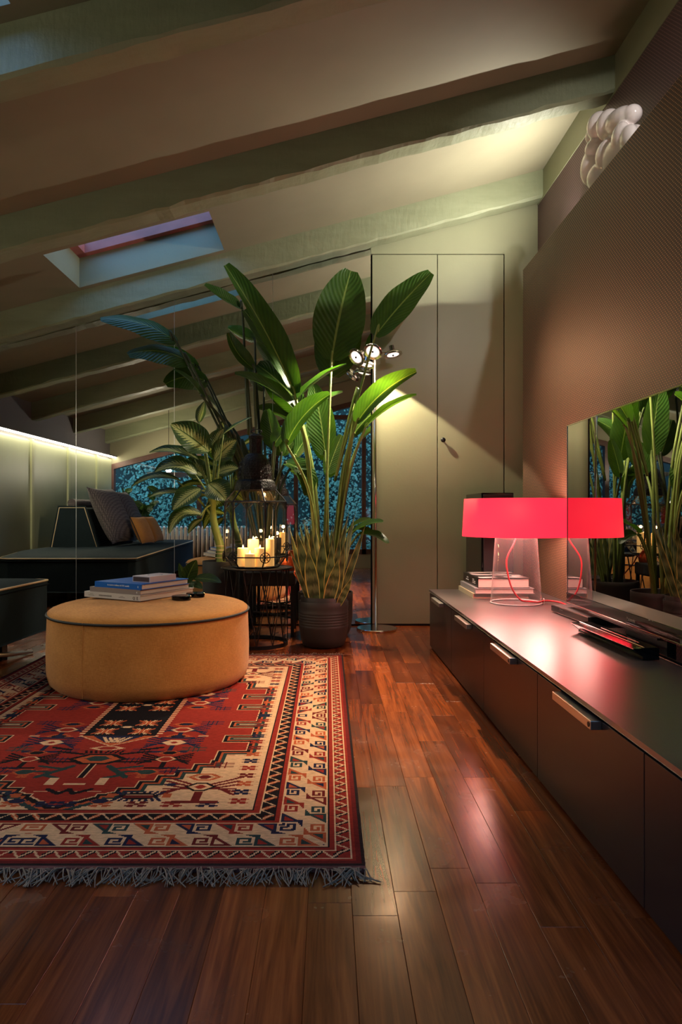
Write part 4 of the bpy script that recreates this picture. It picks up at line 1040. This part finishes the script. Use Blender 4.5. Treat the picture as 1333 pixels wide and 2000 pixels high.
for k in range(6):
    l = (k+1) % 6
    obj('post', MB().tube([r1[k], r2[k]], .0052, 6), M['black'], lan)
    obj('strut', MB().tube([r0[k], r1[k]], .0045, 6), M['black'], lan); obj('strut', MB().tube([r2[k], r3[k]], .0045, 6), M['black'], lan)
    for q in (r0, r1, r2, r3): obj('rail', MB().tube([q[k], q[l]], .0040, 6), M['black'], lan)
    for qa, qb in ((r0, r1), (r1, r2), (r2, r3)):
        obj('pane', MB().add([qa[k], qa[l], qb[l], qb[k]], [(0,1,2,3)]), M['lantern_glass'], lan)
    # pierced round bosses on the lower corners, lace brackets on the upper corners
    c = r1[k]; n_ = Vector((math.cos(ha[k]), math.sin(ha[k]), 0)); e1 = Vector((-n_.y, n_.x, 0)); bo_ = MB(); R = .030
    pts = [c+n_*.006+e1*(R*math.cos(t))+Vector((0,0,R*math.sin(t))) for t in [2*PI*i/20 for i in range(21)]]
    bo_.tube(pts, .0028, 5, False)
    for i in range(8):
        t = 2*PI*i/8; bo_.tube([c+n_*.006, c+n_*.006+e1*(R*math.cos(t))+Vector((0,0,R*math.sin(t)))], .0022, 5)
    bo_.tube([c+n_*.006+e1*(.5*R*math.cos(t))+Vector((0,0,.5*R*math.sin(t))) for t in [2*PI*i/14 for i in range(15)]], .0018, 4, False)
    obj('boss', bo_, M['black'], lan)
    br = MB(); c2 = r2[k]
    for tgt in (r2[l], r2[(k-1) % 6]):
        dd = (tgt-c2).normalized()
        br.tube(bez(c2+dd*.05, c2+dd*.03-Vector((0,0,.018)), c2-Vector((0,0,.05)), 6), .0022, 5); br.tube(bez(c2+dd*.03, c2+dd*.03-Vector((0,0,.03)), c2-Vector((0,0,.028)), 5), .0018, 5)
        br.tube([c2+dd*(.02+.012*math.cos(t))-Vector((0,0,.014-.012*math.sin(t))) for t in [2*PI*i/10 for i in range(11)]], .0016, 4, False)
    obj('bracket', br, M['black'], lan)
obj('floor_plate', MB().add([p for p in ring(Rb, TZ+.001)]+[p for p in ring(Rb, TZ+.004)], [tuple(range(5,-1,-1)), tuple(range(6,12))]+[(i,(i+1)%6,6+(i+1)%6,6+i) for i in range(6)]), M['black'], lan)
M['pierced'] = plain('aged_pierced_metal', (0.012,0.010,0.009,1), .32, metal=.7, var=.5, scale=70, bump=.8, bscale=120)
cap = [(41*ppm,lz(958)), (41*ppm,lz(951)), (38*ppm,lz(941)), (33*ppm,lz(937)), (33*ppm,lz(925)), (31*ppm,lz(912)), (27*ppm,lz(900)), (19*ppm,lz(889)), (13*ppm,lz(886))]
mb = MB(); mb.lathe(cap, (LCX,TY,0), 12, math.radians(-7)); dome = autosmooth(obj('dome', mb, M['pierced'], lan), 25)
for k in range(6):
    a = ha[k]+PI/6; n_ = Vector((math.cos(a), math.sin(a), 0)); e1 = Vector((-n_.y, n_.x, 0)); tr_ = MB()
    for row, (py, rr) in enumerate(((928,33),(918,32),(908,30),(899,27))):
        for q in (-1, 0, 1):
            if row == 3 and q: continue
            c = Vector((LCX,TY,0))+n_*(rr*ppm*.985+.001)+e1*(q*.02)+Vector((0,0,lz(py)))
            tr_.tube([c+e1*(.010*math.cos(t))+Vector((0,0,.012*math.sin(t))) for t in [2*PI*i/8 for i in range(9)]], .0016, 4, False)
    obj('tracery', tr_, M['black'], dome)
mb = MB(); mb.lathe([(13*ppm,lz(887)),(13*ppm,lz(858)),(14.5*ppm,lz(857)),(14.5*ppm,lz(852)),(11*ppm,lz(849)),(0,lz(848))], (LCX+.004,TY,0), 8, .2); autosmooth(obj('chimney', mb, M['pierced'], lan), 25)
mb = MB(); mb.torus((0,0,0), .032, .005, 24, 6); mb.v = [(LCX+.006+v[0], TY+v[2], lz(845)+.0*v[1]+v[1]*.42+.006) for v in mb.v]; obj('carry_ring', mb, M['black'], lan, smooth=True)
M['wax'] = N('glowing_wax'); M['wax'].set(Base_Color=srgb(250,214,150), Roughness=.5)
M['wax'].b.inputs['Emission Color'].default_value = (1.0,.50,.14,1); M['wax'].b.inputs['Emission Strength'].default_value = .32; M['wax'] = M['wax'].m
M['flame'] = emit('candle_flame', (1.0,.70,.30,1), 18)
GC = 'candles inside the lantern'
cands = [(494, 1053, 22, 4.188, 'tall ivory candle at the back centre of the lantern'), (531, 1052, 19, 4.150, 'tallest ivory candle on the right inside the lantern'),
         (471, 1070, 22, 4.13, 'left ivory candle inside the lantern'), (510, 1070, 23, 4.10, 'broad front candle with the brightest flame in the lantern'), (487, 1081, 20, 4.057, 'lowest front candle inside the lantern')]
for (px, py, wpx, Y, lb) in cands:
    p = at(px, py, Y); r = wpx/2*Y/FPX; zb2 = TZ+.0045
    p.x = LCX+(p.x-LCX)*.86
    c = thing('candle', lb, 'candle', (p.x, p.y, zb2), GC)
    autosmooth(obj('wax', MB().lathe([(0,0),(r,0),(r,p.z-zb2-.004),(r-.004,p.z-zb2),(r*.75,p.z-zb2-.004),(r*.3,p.z-zb2-.016),(0,p.z-zb2-.017)], (p.x,p.y,zb2), 24), M['wax'], c))
    fz = p.z-.014
    obj('flame', MB().lathe([(0,0),(.004,.004),(.0058,.011),(.004,.02),(.0015,.029),(0,.033)], (p.x,p.y,fz), 10), M['flame'], c, smooth=True)
    point('candle_light', (p.x, p.y, p.z+.045), (1.0, .55, .22), .55, .012)

# ------------------------------------------------------------------ PLANTS
rl = random.Random(11)
def leaf(parent, P0, P1, w, kind, nrm=(0,-1,.25), arch=0.0, fold=.22, wave=.02, twist=0.0, name='leaf'):
    P0, P1 = Vector(P0), Vector(P1); ax_ = P1-P0; L = ax_.length
    n0 = Vector(nrm).normalized(); up = Vector((0,0,1)); upn = (up-ax_*(up.dot(ax_)/L**2))
    upn = upn.normalized() if upn.length > 1e-4 else n0
    nu = 16 if kind != 'snake' else 12; nv = 6; pts = []
    for i in range(nu+1):
        t = i/nu; pts.append(P0+ax_*t+upn*(arch*L*4*t*(1-t)))
    mb = MB(); vs = []; uv = []; ph = rl.uniform(0, 6)
    for i in range(nu+1):
        t = i/nu; tg = (pts[min(i+1,nu)]-pts[max(i-1,0)]).normalized()
        n = (n0-tg*n0.dot(tg)).normalized()
        if twist: n = Matrix.Rotation(twist*(t-.3), 3, tg) @ n
        s = tg.cross(n).normalized()
        if kind == 'strelitzia': f = (math.sin(PI*min(1, t*.94+.02)**.85))**.55*(1-.15*t)
        elif kind == 'snake': f = (.72+.5*math.sin(PI*min(1, t*1.05)**.9)-.0)*(1-t**5)**1.0*(1 if t < .6 else 1-((t-.6)/.4)**1.6*.97)
        else: f = max(0, math.sin(PI*(t*.97+.01)**.85))**.8
        f = max(f, .015)
        for j in range(nv+1):
            v = 2*j/nv-1; e = s*(v*w/2*f)+n*((abs(v)**1.3)*fold*w*f)+n*(wave*w*math.sin(ph+t*15+v*2)*abs(v)**2*f)
            vs.append(pts[i]+e); uv.append((t, j/nv))
    fs = [(i*(nv+1)+j, i*(nv+1)+j+1, (i+1)*(nv+1)+j+1, (i+1)*(nv+1)+j) for i in range(nu) for j in range(nv)]
    mb.add(vs, fs); mb.uv = uv
    return obj(name, mb, M[kind], parent, smooth=True)
def pot(name, label, x, y, R, h, ribs=True, double=False, cat='potted plant', z0=0.0):
    t = thing(name, label, cat, (x, y, z0)); pr = [(0,.002),(R*.74,.002),(R*.84,.012),(R*.93,.05),(R*.985,.11)]
    if ribs:
        zz = .12
        while zz < h-.06: pr += [(R*.995,zz),(R*1.0,zz+.008),(R*.985,zz+.014)]; zz += .016
    pr += [(R,h-.035),(R*1.0,h-.004),(R*.985,h),(R*.955,h-.003),(R*.94,h-.05)]
    autosmooth(obj('pot', MB().lathe(pr, (x,y,z0), 56), M['pot'], t), 50)
    if double: autosmooth(obj('inner_pot', MB().lathe([(R*.93,h-.03),(R*.935,h+.024),(R*.92,h+.027),(R*.90,h+.02),(R*.88,h-.06)], (x,y,0), 48), M['pot'], t), 50)
    obj('soil', MB().disc((x,y,z0+h-.045), R*.93, 32), M['soil'], t)
    return t
# snake plant
SX, SY = -.023, 4.085
sn = pot('snake_plant', 'snake plant with yellow edged leaves in a ribbed dark brown pot', SX, SY, .148, .272, True, True)
crop = lambda x, y: (560+x*.16504, 990+y*.16506)
for (tx, ty, bx_, by, w, dY) in ((95,190,330,1130,105,-.02),(240,430,350,1130,130,-.09),(345,150,370,1100,100,.06),(440,250,390,1130,115,-.04),(540,380,490,1130,105,-.07),(640,280,540,1130,85,0),
        (630,560,470,1140,125,-.11),(745,240,560,1130,85,.02),(830,10,560,1100,75,.06),(740,40,520,1100,70,.08),(955,160,600,1130,66,-.03),(795,800,590,1110,66,-.10),(150,190,290,1100,85,.03),
        (215,150,300,1100,75,.07),(20,180,280,1100,66,.0),(20,470,300,1110,52,-.05),(480,130,450,1100,95,.08),(560,220,500,1090,70,.07),(690,330,590,1100,70,-.06),(300,250,330,1110,85,-.02)):
    x1, y1 = crop(tx, ty); x0, y0 = crop(bx_, by); yb = SY+max(min(dY, .09), -.1)
    b = at(x0, y0, yb); b.z = .235; b.x = SX+max(min(b.x-SX, .09), -.09)
    leaf(sn, b, at(x1, y1, SY+dY*1.6), w*.16504*SY/FPX, 'snake', (rl.uniform(-.5,.5), -1, .1), 0, .16, .05, rl.uniform(-1.2,1.2))
# bird of paradise beside the floor lamp
BX, BY_ = -.013, 4.44
bp = pot('bird_of_paradise', 'tall bird of paradise plant with paddle leaves behind the snake plant', BX, BY_, .178, .285, False)
def stem_to(parent, pts, r0, r1, m):
    q = spline(pts, 8); n = len(q); obj('stem', MB().tube(q, [r0+(r1-r0)*i/(n-1) for i in range(n)], 8), m, parent, smooth=True)
def paddle(plant, base, tip, w, Yb, Yt, mids, root, nrm=(0,-1,.3), arch=.04, fold=.2, kind='strelitzia', r=(.011,.006), sm=None):
    B = at(*base, Yb); T = at(*tip, Yt); leaf(plant, B, T, w*(Yb+Yt)/2/FPX, kind, nrm, arch, fold)
    stem_to(plant, [root]+[at(a, b, Y) for a, b, Y in mids]+[B, B.lerp(T, .06)], r[0], r[1], sm or M['stem'])
rt = lambda dx, dy=0: (BX+dx, BY_+dy, .24)
paddle(bp, (648,703), (686,529), 108, 4.52, 4.62, [(640,900,4.48)], rt(-.02), (.1,-1,-.05), .02, .12)
paddle(bp, (733,656), (843,533), 74, 4.48, 4.42, [(700,760,4.48),(657,930,4.46)], rt(.02), (-.35,-1,.35), .02, .12)
paddle(bp, (576,770), (440,518), 66, 4.35, 4.15, [(600,900,4.40)], rt(-.04), (.75,-1,.25), .03, .28)
paddle(bp, (566,742), (477,606), 60, 4.45, 4.40, [(604,900,4.44)], rt(-.05,.03), (.6,-1,.1), .03, .25)
paddle(bp, (575,797), (459,731), 50, 4.30, 4.12, [(604,900,4.38)], rt(-.05,-.04), (.1,-.7,.9), .07, .2)
paddle(bp, (580,782), (503,712), 66, 4.50, 4.52, [(612,930,4.46)], rt(-.03,.04), (.2,-1,.3), .03, .2)
paddle(bp, (576,786), (677,712), 34, 4.38, 4.30, [(606,920,4.42)], rt(-.02,-.03), (.2,-.45,1), .06, .25)
paddle(bp, (560,868), (645,770), 52, 4.28, 4.20, [(606,970,4.36)], rt(-.03,-.05), (-.4,-1,.5), .09, .25)
paddle(bp, (636,888), (612,752), 60, 4.56, 4.60, [(640,960,4.5)], rt(.0,.05), (-.15,-1,.1), .02, .1)
paddle(bp, (697,826), (814,726), 52, 4.42, 4.28, [(672,920,4.44)], rt(.03), (-.45,-1,.5), .08, .25)
paddle(bp, (714,836), (814,772), 30, 4.36, 4.20, [(680,940,4.40)], rt(.04,-.03), (-.2,-.6,1), .06, .3)
paddle(bp, (690,1040), (748,1020), 34, 4.36, 4.22, [(668,1080,4.38)], rt(.05,-.04), (.1,-.6,1), .06, .2, r=(.008,.005))
paddle(bp, (698,1046), (758,1062), 30, 4.30, 4.16, [(672,1090,4.36)], rt(.06,-.05), (.1,-.5,1), .12, .2, r=(.008,.005))
paddle(bp, (640,925), (668,850), 40, 4.60, 4.66, [(640,1000,4.5)], rt(.02,.06), (.4,-1,.2), .02, .1)
# second bird of paradise leaning left under the roof window
CX2, CY2 = at(512, 1100, 4.52).x, 4.56
b2 = pot('bird_of_paradise', 'dark stemmed bird of paradise leaning left under the roof window behind the lantern', CX2-.01, CY2, .104, .19, False, z0=.4205)
r2t = lambda dx, dy=0: (CX2-.01+dx, CY2+dy, .55)
D = M['stem_dark']
paddle(b2, (345,668), (196,622), 62, 4.42, 4.28, [(440,830,4.5),(490,960,4.54)], r2t(-.02), (.0,-1,.9), .10, -.12, sm=D)
paddle(b2, (372,708), (250,692), 66, 4.46, 4.30, [(450,840,4.52),(496,960,4.55)], r2t(-.03,.02), (.0,-1,.8), .12, -.12, sm=D)
paddle(b2, (398,778), (338,722), 22, 4.45, 4.36, [(455,860,4.52)], r2t(-.01,-.02), (.2,-.6,1), .08, .25, sm=D)
paddle(b2, (474,606), (399,557), 42, 4.42, 4.30, [(481,720,4.48),(486,850,4.52)], r2t(.0,-.02), (.3,-.7,.8), -.05, .3, sm=D)
paddle(b2, (496,720), (446,650), 34, 4.44, 4.36, [(500,830,4.5)], r2t(.02), (.5,-1,.2), -.10, .3, sm=D)
paddle(b2, (538,875), (522,800), 44, 4.50, 4.55, [(530,960,4.52)], r2t(.03), (-.3,-1,.1), .0, .2, sm=D)
paddle(b2, (556,905), (600,968), 50, 4.50, 4.42, [(535,960,4.52)], r2t(.04), (.3,-.8,.8), .25, .2, sm=D)
paddle(b2, (535,870), (562,838), 34, 4.44, 4.40, [(528,960,4.5)], r2t(.035,-.02), (-.3,-1,.4), .05, .2, sm=D)
# dieffenbachia
DX, DY = at(432, 1095, 4.36).x, 4.36
dp = thing('dumb_cane', 'dumb cane with cream splashed leaves in a tall black planter', 'potted plant', (DX, DY, 0))
autosmooth(obj('pot', MB().lathe([(0,.002),(.105,.002),(.112,.01),(.118,.485),(.116,.49),(.111,.488),(.109,.44)], (DX,DY,0), 48), M['black_matte'], dp))
obj('soil', MB().disc((DX,DY,.452), .11, 28), M['soil'], dp)
trunk = spline([(DX,DY,.45), at(431,1070,DY), at(420,1030,DY), at(416,1000,DY), at(414,960,DY)], 6)
obj('trunk', MB().tube(trunk, [.03-.012*i/(len(trunk)-1) for i in range(len(trunk))], 12), M['stem'], dp, smooth=True)
rg = MB()
for py in (1066, 1074, 1081, 1089): q = at(430, py, DY); rg.torus((q.x, q.y, q.z), .030, .0022, 20, 5)
o = obj('twine', rg, M['piping_cream'], dp); o['kind'] = 'stuff'
for (tx, ty, bx_, by, w, dyb, dyt, nr, arch) in ((334,829,408,882,60,-.02,-.10,(-.1,-1,.5),.03),(292,884,388,898,30,.02,-.04,(0,-.7,.9),.12),(303,922,385,925,42,-.04,-.14,(0,-.8,.7),.18),
        (256,952,354,940,24,-.05,-.18,(0,-.6,.9),.16),(290,972,358,962,24,.02,-.08,(0,-.6,.9),.08),(338,996,392,955,46,-.08,-.2,(-.2,-1,.5),.04),(442,978,408,945,54,-.06,-.10,(.2,-1,.5),.04),
        (462,860,420,900,46,.02,.05,(.3,-1,.3),.05),(400,784,388,826,22,.02,.02,(-.3,-1,.1),.0),(331,1042,396,1006,32,-.05,-.15,(0,-.8,.8),.28),(437,838,418,880,38,.04,.06,(.2,-1,.2),.03),
        (494,814,432,852,18,.02,-.02,(.1,-.5,1),.03),(368,1042,396,1014,16,.0,-.05,(0,-.8,.6),.1),(466,915,425,925,40,.06,.06,(.1,-.9,.6),.08),(360,905,400,930,44,.08,.08,(0,-1,.4),.05)):
    B = at(bx_, by, DY+dyb); T = at(tx, ty, DY+dyt)
    leaf(dp, B, T, w*DY/FPX, 'dieffenbachia', nr, arch, .14, .03)
    tk = trunk[-1].lerp(trunk[len(trunk)//2], rl.random()*.8)
    obj('petiole', MB().tube(bez(tk, (tk+B)/2+Vector((0,0,.04)), B.lerp(T, .08), 8), [.009-.005*i/8 for i in range(9)], 8), M['stem'], dp, smooth=True)
# small glossy plant behind the ottoman
RX, RY = at(362, 1141, 4.12).x, 4.12
rbp = pot('rubber_plant', 'small dark leaved rubber plant on the floor behind the ottoman', RX, RY, .10, .22, False)
obj('stem', MB().tube([(RX,RY,.17),(RX,RY,.42)], .008, 8), M['stem_dark'], rbp)
for (tx, ty, bx_, by, w, dyt, nr) in ((350,1100,360,1140,18,-.02,(-.5,-1,.1)),(384,1094,364,1138,30,-.05,(.4,-1,.2)),(432,1138,378,1130,26,-.10,(0,-.7,.9)),(340,1130,362,1143,24,-.10,(-.3,-.8,.6)),(372,1158,364,1140,26,-.16,(.1,-1,.4)),
        (346,1155,362,1142,24,-.15,(-.2,-1,.5)),(395,1150,366,1141,22,-.13,(.2,-.8,.8))):
    leaf(rbp, at(bx_, by, RY), at(tx, ty, RY+dyt), w*RY/FPX, 'ficus', nr, .05, .12)
# leafy plant by the garden window (seen in the mirror)
WX, WY = -2.60, .10
wpn = pot('fiddle_plant', 'round leaved green plant by the garden window behind the sofa in the mirror', WX, WY, .11, .38, False)
for k in range(5):
    a = 2*PI*k/5; tp = Vector((WX+.24*math.cos(a), WY+.13*abs(math.sin(a))+.02, .95+.12*math.cos(k*2.3)))
    stem = spline([(WX,WY,.33), Vector((WX,WY,.6)).lerp(tp, .3), tp], 6); obj('stem', MB().tube(stem, .006, 6), M['stem'], wpn, smooth=True)
    for m_ in range(11):
        q = stem[min(len(stem)-1, 3+m_)] if m_ < 10 else stem[-1]; an = rl.uniform(0, 2*PI)
        d = Vector((math.cos(an), abs(math.sin(an))*.5+.05, rl.uniform(-.2,.7))).normalized()
        leaf(wpn, q, q+d*rl.uniform(.12,.19), rl.uniform(.08,.11), 'ficus', (rl.uniform(-.5,.5), 1, rl.uniform(.2,.8)), .05, .1)
